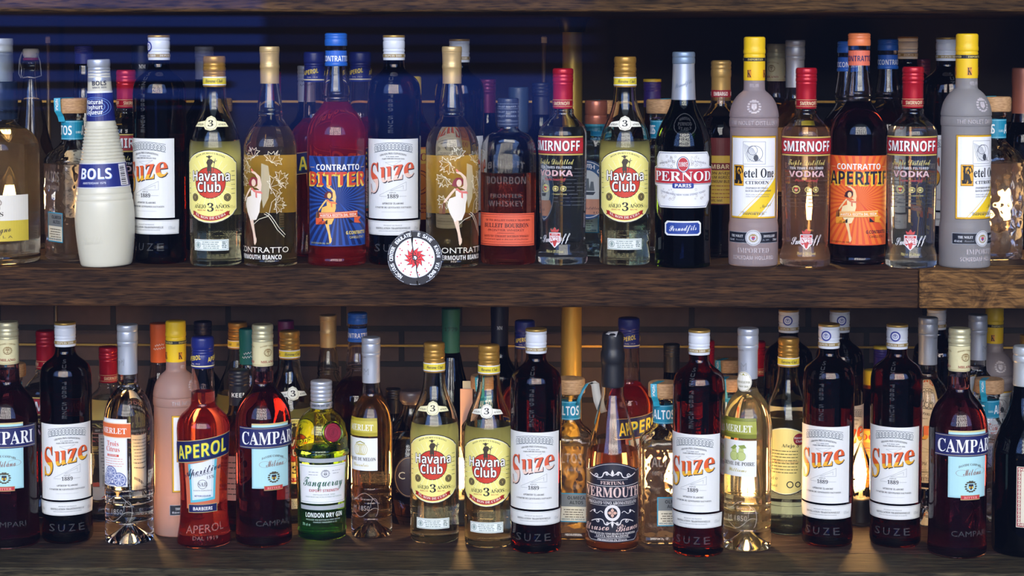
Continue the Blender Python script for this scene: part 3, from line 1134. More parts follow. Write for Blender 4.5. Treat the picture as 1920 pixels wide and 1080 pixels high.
def vodka(liq=(0.97, 0.97, 0.95), dens=4, fill=262, turned=False, veil=.05, vc=(196, 204, 204)):
    P = Print('label')
    P.rect(-60, 209, 60, 245, (206, 178, 90))
    P.rect(-60, 211.5, 60, 242.5, (30, 20, 22), 1)
    P.rect(-60, 212.5, 60, 241.5, (170, 30, 40), 2)
    P.rect(-60, 220, 60, 234, (186, 38, 48), 3)
    P.text('SMIRNOFF', 0, 217.5, 100, 18.5, (246, 246, 246), 'gb', 6, sh=(1.2, -1.2, (40, 14, 18)))
    T = Print('print')
    T.text('Triple Distilled', 0, 192, 74, 11, GILT, 'sc')
    T.text('TEN TIMES FILTERED', 0, 184, 66, 4.2, FROSTPRINT, 'gb')
    T.text('VODKA', 0, 170, 70, 10.5, sheer((222, 190, 192), .9, .5), 'gb', 3, sh=(.8, -.8, (150, 80, 84)))
    T.text('Pierre Smirnoff', 0, 161, 44, 5, (190, 60, 66), 'bi')
    for u, c in ((-20, (196, 60, 56)), (2, (190, 170, 90)), (17, (190, 170, 90))):
        crest(T, u, 146, 7 if u < 0 else 5, GILT, c, (230, 220, 170))
    T.text('TRADITIONS', 10, 134, 27, 2.4, GILT, 'ss')
    T.text('Smirnoff', 0, 45, 62, 15, (226, 230, 234), 'sc', 3, slope=.10)
    T.poly([(-12, 62), (12, 62), (12, 44), (0, 33), (-12, 44)], (226, 222, 226), 5, 'shield')
    T.poly([(-10.6, 60.6), (10.6, 60.6), (10.6, 45), (0, 35.2), (-10.6, 45)], (196, 60, 58), 6, 'shield')
    T.rect(-10, 45.5, 10, 56, (236, 232, 234), 7, 'shield')
    T.text('Nº21', 0, 46.8, 18, 8, (178, 40, 46), 'sb', 9)
    T.text('RECIPE', 0, 57, 12, 2.6, WHITE, 'gb', 9)
    T.poly([(-7, 63), (-9, 70), (-4, 67), (0, 73), (4, 67), (9, 70), (7, 63)], (190, 70, 66), 5, 'shield')
    T.text('70cl ℮ 37.5%vol', 0, 24, 34, 5, GILT, 'ss')
    K = Print('cap_print')
    for a in (-1, 0, 1):
        K.text('SMIRNOFF', a * 42, 303, 32, 6.6, (228, 200, 160), 'gb')
    for v in (300, 312.5):
        K.rect(-60, v, 60, v + .9, (214, 170, 120))
    cap = [(296, 18.9, 1), (299, 19.2), (341, 19.2), (343, 19.8), (346, 19), (348, 20), (353, 20), (355, 19.2), (357, 20), (361, 19.2), (363, 20), (368, 20), (371, 19.4), (373, 17.5)]
    B = Print('back_label')
    if turned:
        B.rect(-30, 70, 30, 190, sheer((206, 208, 206), 0.8, .5))
        for k in range(14):
            B.rect(-22 + k * 3.2, 76, -22 + k * 3.2 + (1 + k % 3 * .6), 102, (30, 30, 34), 3, 'lettering')
    lines(B, -26, 26, 110, 180, 11, (70, 74, 84), 1.5, 31)
    r0 = PI if turned else 0
    return bottle('vodka_bottle', VODKA, SU, glass(CLEAR), fill, drink(liq, dens, veil, vc),
                  [('cap', cap, ink((172, 16, 34), 0.3, 0.3, 'foil'))],
                  [(P, r0), (T, r0), (B, r0 + PI), (K, 0.2, dict(R=lambda v: 19.4))])


# ---- aniseed spirit: dark green litre with a winged white label
ANISE = [(0, 48, 1), (1.5, 52), (8, 53.6), (16, 53, 1), (205, 53.8), (225, 53.6), (243, 51.5), (258, 47.5), (274, 40), (290, 31.5), (304, 25.5), (316, 22.8, 1), (400, 19, 1)]


def anise():
    P = Print('label')
    out = [(-52, 219), (52, 219), (60, 208), (60, 192), (72, 189), (72, 156), (60, 153), (60, 128), (50, 114), (-50, 114), (-60, 128), (-60, 153), (-72, 156), (-72, 189), (-60, 192), (-60, 208)]
    P.poly(out, (236, 238, 240))
    P.line([(a * .96, 167 + (b - 167) * .955) for a, b in out], 1, (60, 70, 120), 1, 'border', True)
    P.rect(-69, 160, 69, 187, (188, 34, 50), 2, 'banner')
    P.rect(-69, 158.2, 69, 159.2, (60, 60, 90), 2, 'banner')
    P.rect(-69, 187.6, 69, 188.4, (60, 60, 90), 2, 'banner')
    P.text('PERNOD', 0, 164.5, 126, 18, (248, 248, 248), 'sb', 5, sh=(.9, -.9, (90, 14, 26)))
    P.rect(-20, 151, 20, 161, (34, 58, 140), 6, 'plate', 3)
    P.text('PARIS', 0, 153, 30, 6, (244, 246, 250), 'gb', 8)
    P.ell(0, 196, 11.5, 15, (34, 44, 110), 6, 'medal')
    P.ell(0, 196, 10.3, 13.8, WHITE, 7, 'medal')
    P.ell(0, 196, 9, 12.4, (186, 34, 50), 8, 'medal')
    P.text('1805', 0, 192, 15, 8, WHITE, 'sb', 10)
    P.text('SPIRITUEUX', -34, 198, 32, 3.2, (130, 130, 140), 'sb', 3, slope=.2)
    P.text('ANISÉS', 34, 198, 28, 3.2, (130, 130, 140), 'sb', 3, slope=-.2)
    rr = random.Random(4)
    for k in range(70):
        u, v = rr.uniform(-46, 46), rr.choice((rr.uniform(130, 149), rr.uniform(191, 211)))
        if abs(u) > 14:
            P.ring(u, v, rr.uniform(1.4, 2.8), .5, (164, 158, 150), 2, 'ornament', 8)
    P.text('LONDON PARIS NEW YORK SYDNEY TOKYO', 0, 137, 92, 3.6, (90, 100, 130), 'ss', 4, arc=7)
    Q = Print('signature_label')
    o8 = [(-36, 66), (-31, 62), (31, 62), (36, 66), (36, 85), (31, 89.5), (-31, 89.5), (-36, 85)]
    Q.poly(o8, WHITE)
    Q.poly([(a * .91, 75.7 + (b - 75.7) * .78) for a, b in o8], (30, 64, 150), 1, 'panel')
    Q.text('Pernodfils', 0, 71.5, 52, 11, (240, 244, 250), 'sc', 3, slope=.05)
    E = Print('raised_seal')
    E.ring(3, 270, 21, 1.6, RAISED, 1, 'raised_seal')
    E.text('PERNOD', 3, 268, 26, 6, RAISED, 'gb', 1, 'raised_seal')
    E.text('ET FILS', 3, 259, 22, 5, RAISED, 'gb', 1, 'raised_seal', arc=3)
    E.text('MAISON', 3, 279, 22, 5, RAISED, 'gb', 1, 'raised_seal', arc=-3)
    S = Print('foil_signature')
    S.text('Pernodfils', 0, 342, 34, 9, (110, 126, 150), 'sc', 1, slope=.35)
    foil = [(315.5, 23.2, 1), (330, 22.4), (360, 21.2), (383, 20.6, 1)]
    cap = [(383, 20.6, 1), (384, 21.4), (394, 21.4), (395.5, 20.8), (397, 21.6), (403, 21.4), (405, 20.6), (406, 18.6)]
    return bottle('anise_bottle', ANISE, SU, glass((0.16, 0.26, 0.14)), 262, drink((0.5, 0.6, 0.2), 40),
                  [('foil', foil, metal((176, 184, 196), 0.35)), ('cap', cap, metal((126, 146, 168), 0.4))],
                  [(P, 0), (Q, 0), (E, 0), (S, 0, dict(R=lambda v: 22.2))])


# ---- frosted vodka with a tall yellow cap
FROST = [(0, 43, 1), (1.5, 46), (8, 46.8), (74, 47, 1), (80, 46), (84, 45.2, 1), (262, 45, 1), (264, 46.4), (278, 46.4), (280, 45.2, 1), (282, 46.6), (292, 45.4), (304, 42.4), (314, 37.5), (322, 31.5), (328, 25), (331, 21.4), (334, 20.2, 1), (350, 20, 1), (352, 19.4), (425, 18, 1)]


def frost_vodka(tint=(196, 184, 190), label=True):
    P = Print('label')
    P.rect(-51, 91, 51, 247, (226, 176, 30))
    P.frame(-50.4, 91.6, 50.4, 246.4, .8, (40, 40, 60), 1)
    P.rect(-47, 95, 47, 243, (240, 242, 246), 2)
    P.poly([(47, 168), (47, 140), (8, 95), (-24, 95)], (244, 206, 36), 3, 'stripe')
    P.line([(47, 133), (13, 95)], 1, (244, 206, 36), 3, 'stripe')
    P.line([(-30, 95), (-28, 97), (46, 175)], 1, (244, 206, 36), 3, 'stripe')
    pc = (120, 124, 132)
    P.frame(-20, 194, 22, 236, .7, pc, 3, 'picture')
    for k in range(9):
        P.line([(-18 + k * 2, 232 - k), (-16 + k * 3.4, 214 - k * 1.6), (-10 + k * 3.4, 198)], .7, pc, 3, 'picture')
    P.ell(4, 206, 4.4, 6, (70, 74, 84), 4, 'picture')
    P.ring(2, 214, 15, 1, pc, 3, 'picture')
    P.ring(-2, 220, 9, 1, pc, 3, 'picture')
    P.rect(-41, 153, -19, 192, (236, 172, 30), 3, 'initial')
    P.frame(-41, 153, -19, 192, .7, (60, 50, 40), 4, 'initial')
    P.text('K', -30, 157, 19, 33, BLACK, 'fr', 6, box=True)
    P.text('K', -30, 157, 17, 33, BLACK, 'sb', 6, box=True)
    P.text('etel One', 12, 169, 60, 17, BLACK, 'sb', 6)
    P.line([(-19, 189.5), (42, 189.5)], .5, pc, 3)
    P.line([(-19, 165.5), (42, 165.5)], .5, pc, 3)
    P.text('CITROEN', 7, 156.5, 44, 6, (40, 42, 50), 'sb', 6)
    P.text('INSPIRED BY SMALL', 7, 147.5, 43, 3.4, (70, 72, 80), 'sb', 6)
    P.text('BATCH CRAFTSMANSHIP', 10, 142, 50, 3.4, (70, 72, 80), 'sb', 6)
    P.text('FROM OVER 10 GENERATIONS OF', 9, 136, 46, 2, (110, 112, 120), 'ss', 6)
    P.text('FAMILY DISTILLING EXPERTISE', 8, 132, 44, 2, (110, 112, 120), 'ss', 6)
    P.text('Nolet', 24, 113, 24, 7, (120, 110, 60), 'sc', 6, slope=.2)
    P.text('CITRON FLAVORED VODKA', 0, 102.5, 50, 2.4, (130, 132, 140), 'ss', 6)
    P.text('IMPORTED', 0, 98.4, 40, 4, (60, 62, 70), 'sb', 6)
    Q = Print('lower_label')
    Q.rect(-58, 45, 58, 66, (150, 156, 166))
    Q.rect(-57, 46, 57, 65, (22, 26, 38), 1)
    Q.text('THE NOLET', -33, 56, 27, 4.6, (226, 228, 232), 'sb')
    Q.text('DISTILLERY', 33, 56, 27, 4.6, (226, 228, 232), 'sb')
    Q.text('Founded', -26, 50, 18, 3, (150, 156, 170), 'sc')
    Q.text('In 1691', 24, 50, 14, 3, (150, 156, 170), 'sc')
    Q.text('40%alc/vol', -46, 49, 14, 4, (200, 204, 212), 'gb')
    Q.text('70cl', 46, 49, 12, 4, (200, 204, 212), 'gb')
    Q.ell(0, 55.5, 15, 15, (206, 208, 212), 3, 'medal')
    Q.ring(0, 55.5, 13.5, .8, (110, 112, 120), 4, 'medal')
    crest(Q, 0, 55, 7, (150, 130, 70), (190, 60, 60), (60, 90, 170), 4, 'medal')
    E = Print('raised_lettering')
    rl = sheer((236, 226, 230), .5, .3)
    E.text('IMPORTED', 0, 27, 62, 9, rl, 'sb', 1)
    E.text('SCHIEDAM HOLLAND', 0, 14, 84, 7, rl, 'gb', 1)
    E.text('THE NOLET DISTILLERY', 0, 267.5, 104, 7.5, rl, 'ss', 1, 'raised_lettering')
    E.text('KETEL ONE', 0, 338, 40, 6, rl, 'gb', 1, 'raised_lettering')
    crest(E, 0, 302, 12, rl, rl, rl, 1, 'raised_crest')
    K = Print('cap_print')
    K.rect(-63, 387, 63, 393.5, (32, 30, 34), 0, 'band')
    for a in (-1, 0, 1):
        K.text('IMPORTED', a * 42 + 4, 388.4, 30, 3.6, (226, 206, 120), 'sb', 2)
    for a in (-1, 0, 1, 2):
        K.rect(a * 32 - 12, 356, a * 32 - 3.5, 371, (228, 150, 40), 1, 'initial')
        K.text('K', a * 32 - 7.6, 357, 8, 13, BLACK, 'sb', 3, box=True)
    cap = [(350.5, 20.2, 1), (352, 20.4), (394, 20.4), (397, 20.6), (400, 19.8), (402, 20.8), (408, 20.8), (410, 20.2, 1), (428, 20.4), (431.5, 19.6), (433, 17)]
    pr = [(E, 0), (K, -.1, dict(R=lambda v: 20.5))]
    if label:
        pr += [(P, 0), (Q, 0)]
    return bottle('vodka_bottle', FROST, SU, frosted(tint), None, None, [('cap', cap, plastic((238, 196, 20), 0.4))], pr)


# ---- bourbon flask
FLASK = [(0, 46, 1), (2, 50), (8, 52), (40, 52.6, 1), (200, 52.6), (216, 52), (228, 49.5), (238, 43.5), (245, 34), (249, 25), (253, 20), (258, 19, 1), (262, 19), (305, 17, 1)]


def bourbon():
    P = Print('label')
    P.rect(-66, 36, 66, 97, (222, 92, 58))
    dk = (96, 30, 20)
    for v in (38.5, 94.5):
        P.line([(-64, v), (64, v)], 1.6, (150, 52, 32), 1)
    P.frame(-58, 43, 58, 90, .7, (150, 52, 32), 1)
    P.text('OF THE BULLEIT FAMILY TRADITION', 4, 82.5, 92, 3.4, dk, 'sb')
    P.text('BULLEIT BOURBON', 0, 70.5, 92, 8, (60, 22, 20), 'sb')
    P.text('FRONTIER WHISKEY', 0, 63.5, 72, 4, dk, 'ss')
    P.line([(-16, 60), (16, 60)], .7, dk)
    P.text('KENTUCKY STRAIGHT BOURBON WHISKEY', 0, 52.5, 94, 3.6, dk, 'sb')
    P.text('Distilled and aged in the oak of the frontier', 0, 47.5, 92, 2.4, dk, 'ss')
    E = Print('raised_lettering')
    for t, v, wd, h in (('BULLEIT', 184, 74, 12), ('BOURBON', 152, 80, 13), ('FRONTIER', 126, 62, 7), ('WHISKEY', 110, 70, 10)):
        E.text(t, 0, v, wd, h, sheer((235, 225, 220), .10, .12), 'gb', 1, 'raised_lettering', arc=-5 if v == 184 else 0)
    K = Print('cap_print')
    for v in (262, 268, 291, 300):
        K.rect(-60, v, 60, v + 1, (110, 120, 140))
    for v in (276, 284, 294):
        for a in (-1, 0, 1):
            K.text('BULLEIT BOURBON', a * 42, v, 38, 3.4, (130, 140, 160), 'gb', 1)
    cap = [(258, 19.5, 1), (260, 19.8)] + ribs(262, 311, 19.8, 3, .5)[1:]
    return bottle('bourbon_bottle', FLASK, SU, glass((0.96, 0.95, 0.93)), 172, drink((0.82, 0.26, 0.05), 36, .22, (176, 66, 24)),
                  [('cap', cap, plastic((40, 50, 72), 0.35))], [(P, 0), (E, 0)], ky=0.66,
                  extra=lambda root, sc, R: K.build(root, sc, lambda v: 19.9))


# ---- yoghurt liqueur in an opaque white bottle
YOG = [(0, 44, 1), (2, 47), (12, 49.5), (40, 53), (75, 55.6), (105, 55.4), (122, 53.8), (124, 52.8), (127, 53.2), (134, 52), (136, 51), (139, 51.2), (146, 50, 1), (152, 48.6), (192, 42.5), (196, 42, 1)] + \
      [(196 + k * 6.2 + d, 42 - (k * 6.2 + d) * 0.178 - e) for k in range(11) for d, e in ((1.0, 0), (3.2, 0), (4.6, 1.7))] + [(268, 28, 1), (273, 26.4), (326, 23, 1), (380, 20, 1)]


def yoghurt():
    m = ink((208, 205, 186), 0.32, 0, 'white_gloss')
    P = Print('label')
    P.rect(-130, 150, 130, 194, (20, 34, 116))
    P.rect(-130, 148.6, 130, 150.4, (206, 210, 220), 1)
    P.rect(-130, 193.4, 130, 195, (206, 210, 220), 1)
    P.text('BOLS', -6, 166, 62, 19, (236, 240, 246), 'gb', 4, sh=(1.2, -1, (120, 150, 210)))
    P.text('AMSTERDAM 1575', -8, 156.5, 44, 3.6, (200, 206, 226), 'gb')
    P.rect(42, 152, 64, 192, (226, 228, 232), 2, 'barcode')
    for k in range(10):
        P.rect(44, 154 + k * 3.6, 57, 154 + k * 3.6 + (1.2 + .5 * (k % 3)), (30, 30, 40), 3, 'barcode')
    Q = Print('neck_label')
    Q.rect(-76, 273, 76, 325.5, (18, 30, 112))
    Q.rect(-76, 325.5, 76, 329, WHITE, 1)
    for q in (1, .82, .6):
        Q.ring(-6, 300, 33 * q, 1.2, (120, 160, 226), 2, 'rings', 28, rv=18 * q)
    for t, v in (('Natural', 305), ('Yoghurt', 295.5), ('Liqueur', 286)):
        Q.text(t, -8, v, 34, 7.4, (240, 243, 248), 'gb', 5)
    S = Print('capsule_print')
    S.text('BOLS', 4, 340, 26, 8, (44, 48, 70), 'gb')
    S.text('SINCE 1575', 4, 334.5, 26, 3, (90, 94, 110), 'gb')
    E = Print('raised_signature')
    E.text('Erven Lucas Bols', -14, 44, 56, 16, ink((222, 220, 204), .4), 'sc', 2, slope=.08)
    cap = [(325.8, 23, 1), (340, 22), (354, 21.6), (356, 20.6), (358, 21.4), (361, 20.8), (364, 21.4), (367, 20.6), (370, 21.4), (373, 20.6), (376, 21.4), (387, 21.2), (388.6, 19.6)]
    return bottle('liqueur_bottle', YOG, SU, m, None, None, [('capsule', cap, metal((176, 182, 192), 0.34))],
                  [(P, 0), (Q, 0), (S, 0, dict(R=lambda v: 22.6)), (E, -.2)])


# ---- square tequila bottle of hammered glass with a wooden stopper and blue seal
TEQ = [(0, 38, 1), (2, 43), (8, 44.5), (14, 43), (20, 44.6, 1), (186, 44.6), (196, 43), (204, 38), (211, 30), (218, 24), (226, 21), (234, 20, 1), (268, 19.6, 1), (270, 22), (277, 22, 1), (279, 20, 1), (296, 19, 1)]


def tequila(torn=False, label=True, sealed=True, rib=0):
    B = Print('seal_band')
    tq = (22, 134, 166)
    B.rect(-60, 228, 60, 264, tq)
    B.frame(-60, 230, 60, 262, .9, (150, 206, 220), 1)
    for a in (-1, 0, 1):
        B.text('ALTOS', a * 62 - 2, 237, 44, 17, (236, 242, 244), 'gb')
        B.text('OLMECA', a * 62 - 30, 240, 10, 4, (190, 226, 234), 'gb')
    L = Print('label')
    L.rect(-16, 36, 38, 92, (40, 146, 180))
    L.rect(-14, 38, 36, 90, (222, 214, 190), 1)
    L.rect(-14, 66, 36, 90, (120, 124, 124), 2, 'panel')
    L.text('OLMECA', 16, 80, 34, 6, (30, 30, 34), 'gb')
    L.text('ALTOS', 16, 71, 26, 6, (30, 30, 34), 'gb')
    lines(L, -10, 32, 46, 60, 4, (90, 80, 60), 1.6, 41)
    L.text('HECHO EN MEXICO', 10, 40, 44, 3, (40, 90, 110), 'gb')
    E = Print('raised_lettering')
    E.text('ALTOS', 0, 150, 54, 18, sheer((255, 240, 225), .2, .1), 'gb', 1, 'raised_lettering')
    E.text('100% AGAVE', 0, 134, 54, 8, sheer((255, 240, 225), .2, .1), 'gb', 1, 'raised_lettering')
    cork = [(277.5, 27.6, 1), (279, 29.4), (300, 29.6), (304, 29), (306, 27)]

    def ex(root, sc, R):
        V, Fc = [], []
        if sealed:
            pts = [(-15, 262, 20.8), (-17, 272, 24), (-21, 282, 30.4), (-22, 300, 30.4), (-22, 306.8, 29), (-14, 307, 12), (-4, 307, -6)]
            prev = None
            for u, z, d in pts:
                for q in (-6, 6):
                    V.append(((u + q) * sc, -d * sc, z * sc))
            Fc = [(2 * i, 2 * i + 1, 2 * i + 3, 2 * i + 2) for i in range(len(pts) - 1)]
            o = mesh_ob('ribbon', V, Fc, ink((40, 156, 184), 0.5, 0, 'paper'), root)
            o.rotation_euler.z = math.radians(rib)
            sm = o.modifiers.new('s', 'SOLIDIFY')
            sm.thickness = 0.0006
            T = Print('ribbon_lettering')
            for k, t in enumerate('TEQUILA'):
                T.text(t, -22, 302 - k * 3, 5, 2.4, WHITE, 'gb', 1)
            T.build(o, sc, lambda v: 30.6, flat=True)
        if torn:
            pts = [(16, 258, -20), (20, 272, -22), (26, 286, -18), (34, 298, -14), (42, 302, -12), (50, 297, -14), (52, 284, -18), (55, 268, -22), (62, 250, -24), (66, 246, -25)]
            V = []
            for k, (u, z, d) in enumerate(pts):
                h = 4 if k < 4 else 8.5
                V += [((u - h * .9) * sc, d * sc, (z - h * .25) * sc), ((u + h * .9) * sc, (d - h * .3) * sc, (z + h * .25) * sc)]
            Fc = [(2 * i, 2 * i + 1, 2 * i + 3, 2 * i + 2) for i in range(len(pts) - 1)]
            o = mesh_ob('torn_ribbon', V, Fc, [ink((40, 130, 160), .5, 0, 'paper'), ink((206, 204, 194), .6, 0, 'paper')], root, [0 if i < 3 else 1 for i in range(len(Fc))], smooth=60)
            sm = o.modifiers.new('s', 'SOLIDIFY')
            sm.thickness = 0.0006
    pr = [(B, 0, dict(R=lambda v: 20.4))]
    if label:
        pr.append((L, 0, dict(flat=True)))
    pr.append((E, 0, dict(flat=True)))
    return bottle('tequila_bottle', TEQ, SU, glass(CLEAR, 0.0, 1.45, 0.45, 85), 182, drink((0.98, 0.92, 0.84), 3, .17, (240, 196, 156)),  # peach surface tint paints lamp light scattered by the hammered glass
                  [('stopper', cork, CORKWOOD)], pr, sq=(190, 226, 6.0), extra=ex)


CORKWOOD, _t, _o = newmat('cork_wood')
_b = _t.nodes.new('ShaderNodeBsdfPrincipled')
_q = _t.nodes.new('ShaderNodeTexCoord')
_m = _t.nodes.new('ShaderNodeMapping')
_m.inputs['Scale'].default_value = (30, 30, 160)
_n = _t.nodes.new('ShaderNodeTexNoise')
_n.inputs['Detail'].default_value = 5
_r = _t.nodes.new('ShaderNodeValToRGB')
_r.color_ramp.elements[0].position, _r.color_ramp.elements[0].color = 0.3, lin((160, 118, 78))
_r.color_ramp.elements[1].position, _r.color_ramp.elements[1].color = 0.7, lin((206, 164, 116))
_t.links.new(_q.outputs['Object'], _m.inputs[0])
_t.links.new(_m.outputs[0], _n.inputs['Vector'])
_t.links.new(_n.outputs[0], _r.inputs[0])
_t.links.new(_r.outputs[0], _b.inputs['Base Color'])
_b.inputs['Roughness'].default_value = 0.6
_t.links.new(_b.outputs[0], _o.inputs[0])


# ---- red bitter with cream cap and a slim pale label under a navy banner
CAMP = [(0, 49, 1), (1.5, 52.5), (9, 54.4), (30, 53.6), (60, 53, 1), (225, 53.4), (240, 53), (254, 50.6), (268, 46.2), (282, 38.4), (292, 30), (300, 24), (308, 21), (341, 19.8, 1), (412, 18, 1)]


def campari(fill=331, side=False):
    P = Print('label')
    P.rect(-39, 114, 39, 238, (160, 206, 214))
    P.rect(-39, 235, 39, 238, (206, 190, 130), 1)
    P.rect(-36, 117, 36, 235, (176, 222, 228), 1)
    P.rect(-67, 190, 67, 231, (26, 32, 92), 3, 'banner')
    for v in (192, 228.4):
        P.rect(-67, v, 67, v + .8, (200, 190, 150), 4, 'banner')
    P.text('CAMPARI', 0, 198, 120, 24, (244, 246, 246), 'sb', 6)
    tx = (90, 80, 74)
    P.text('DAVIDE CAMPARI', 2, 174, 44, 4, tx, 'sb', 4, arc=-5)
    P.text('Milano', 6, 156, 36, 13, (140, 96, 84), 'sc', 4, slope=.05)
    P.ring(-14, 160, 11, .6, (140, 96, 84), 3, 'flourish', 20, rv=6)
    P.ring(22, 163, 12, .6, (140, 96, 84), 3, 'flourish', 20, rv=6)
    crest(P, 3, 135, 10, (76, 70, 50), (30, 34, 60), (206, 170, 50), 4)
    P.rect(-16, 110, 22, 119, (176, 150, 100), 4, 'plate')
    P.rect(-15, 111.5, 21, 118, (190, 46, 56), 5, 'plate')
    P.text('BITTER', 3, 112.6, 26, 4, (236, 170, 160), 'sb', 7)
    E = Print('raised_lettering')
    E.text('CAMPARI', 0, 42, 74, 10, RAISED, 'ss', 1, 'raised_lettering')
    K = Print('capsule_print')
    for a in (-1, 0, 1):
        crest(K, a * 42, 368, 7, (150, 128, 84), (150, 128, 84), (220, 206, 160))
        K.text('MILANO', a * 42, 348, 28, 4.6, (150, 56, 56), 'sb')
        K.text('DAVIDE CAMPARI', a * 42, 380, 30, 2.6, (150, 128, 84), 'sb', arc=-3)
    K.rect(-62, 344, 62, 344.7, (170, 150, 100))
    cap = [(341, 19.6, 1), (343, 20), (388, 20, 1)]
    top = [(388, 20, 1), (390, 20.4), (392, 19.6), (394, 20.6), (400, 20.6), (402, 19.6), (404, 20.4), (408, 19.4), (412, 20.4), (417, 20.2), (420, 19)]
    return bottle('bitters_bottle', CAMP, SL, glass((0.95, 0.88, 0.90)), fill, drink((0.62, 0.04, 0.16), 50, .13, (110, 16, 60)),
                  [('capsule', cap, ink((214, 206, 160), 0.45, 0, 'paper'), ('screw_top', top, metal((206, 200, 160), 0.35)))],
                  [(P, 0), (E, .1), (K, .2, dict(R=lambda v: 20.2))])


# ---- bright red aperitif, waisted body
APER = [(0, 48, 1), (1.5, 50.5), (8, 51.4), (20, 50), (40, 46.8), (70, 45), (118, 45.4), (170, 48.4), (212, 50.4), (226, 50), (238, 47.2), (248, 41), (257, 31.5), (263, 26), (269, 23.6), (290, 22.4), (334, 20.6, 1), (392, 19, 1)]


def aperol(fill=300, label=True):
    P = Print('label')
    P.poly([(-36, 166), (36, 178), (33, 82), (-33, 74)], (206, 108, 74))
    P.poly([(-27, 160), (27, 170), (24, 92), (-24, 86)], (96, 188, 206), 1, 'panel')
    P.poly([(-22, 160), (22, 170), (20, 97), (-20, 91)], (206, 228, 234), 2, 'panel')
    P.poly([(-18, 160), (18, 170), (16, 100), (-16, 95)], (230, 236, 240), 3, 'panel')
    P.poly([(-60, 158), (60, 176), (60, 218), (-60, 200)], (190, 176, 120), 5, 'banner')
    P.poly([(-59, 159.5), (59, 177), (59, 216.5), (-59, 199)], (22, 28, 84), 6, 'banner')
    P.text('APEROL', -2, 175, 96, 25, (240, 226, 70), 'gb', 9, slope=.17, sh=(1.6, -1.4, (30, 110, 130)))
    P.text('Aperitivo', 0, 143, 70, 15, (44, 44, 74), 'sc', 7, slope=.25)
    P.text('ITALIANO', 0, 139, 32, 4.4, (90, 96, 110), 'ss', 7, slope=.22)
    P.text('15%', 15, 133, 13, 6, (70, 76, 90), 'ss', 7, slope=.15)
    P.ring(0, 122, 9, .9, (120, 124, 130), 6, 'emblem')
    P.text('SAB', 0, 118, 16, 8, (120, 124, 130), 'sb', 7)
    P.text('BONTA ESSENZIALE', 0, 109, 34, 2.2, (120, 124, 130), 'ss', 7)
    P.text('BITTER/LIQUEUR', 0, 98, 30, 3.2, (80, 100, 150), 'gb', 7)
    P.rect(-28, 68, 28, 84, (190, 176, 120), 7, 'plate', slope=.03)
    P.rect(-27, 69, 27, 83, (24, 30, 84), 8, 'plate', slope=.03)
    P.text('BARBIERI', 0, 72.5, 36, 6, (236, 236, 240), 'gb', 10, slope=.03)
    E = Print('raised_lettering')
    E.text('APEROL', 0, 30, 76, 15, sheer((255, 200, 190), .22, .15), 'ss', 1, 'raised_lettering', slope=.08)
    E.text('DAL 1919', 0, 16, 46, 7, sheer((255, 200, 190), .22, .15), 'ss', 1, 'raised_lettering')
    K = Print('cap_print')
    for a in (-1, 0, 1):
        K.text('APEROL', a * 44 - 18, 353, 31, 8.6, (236, 206, 80), 'gb', slope=.2)
        K.text('DAL 1919', a * 44 - 14, 345.5, 20, 3, (200, 190, 190), 'ss')
    K.rect(-66, 341, 66, 343.4, (226, 214, 170))
    cap = [(337.5, 21.2, 1), (340, 21.4), (360, 21.2), (364, 20.2), (366, 21), (369, 20), (371, 21), (374, 20.6), (376, 21.6), (390, 21.6), (395, 20.8), (396.5, 18.8)]
    pr = [(K, 0, dict(R=lambda v: 21.5)), (E, .1)]
    if label:
        pr.insert(0, (P, 0))
    return bottle('aperitif_bottle', APER, SL, glass((0.98, 0.93, 0.92)), fill, drink((0.97, 0.12, 0.05), 22, .25, (226, 44, 26)),
                  [('cap', cap, plastic((26, 36, 110), 0.35))], pr)


# ---- green gin bottle with a red wax seal
GIN = [(0, 42, 1), (1.5, 45), (10, 46.2), (60, 47, 1), (150, 50.4), (158, 51, 1), (161, 52.8), (167, 52.8), (170, 51, 1), (186, 50.4), (204, 48.6), (219, 44.6), (230, 38.4), (238, 30), (243, 23), (248, 20.4, 1), (292, 19, 1)]


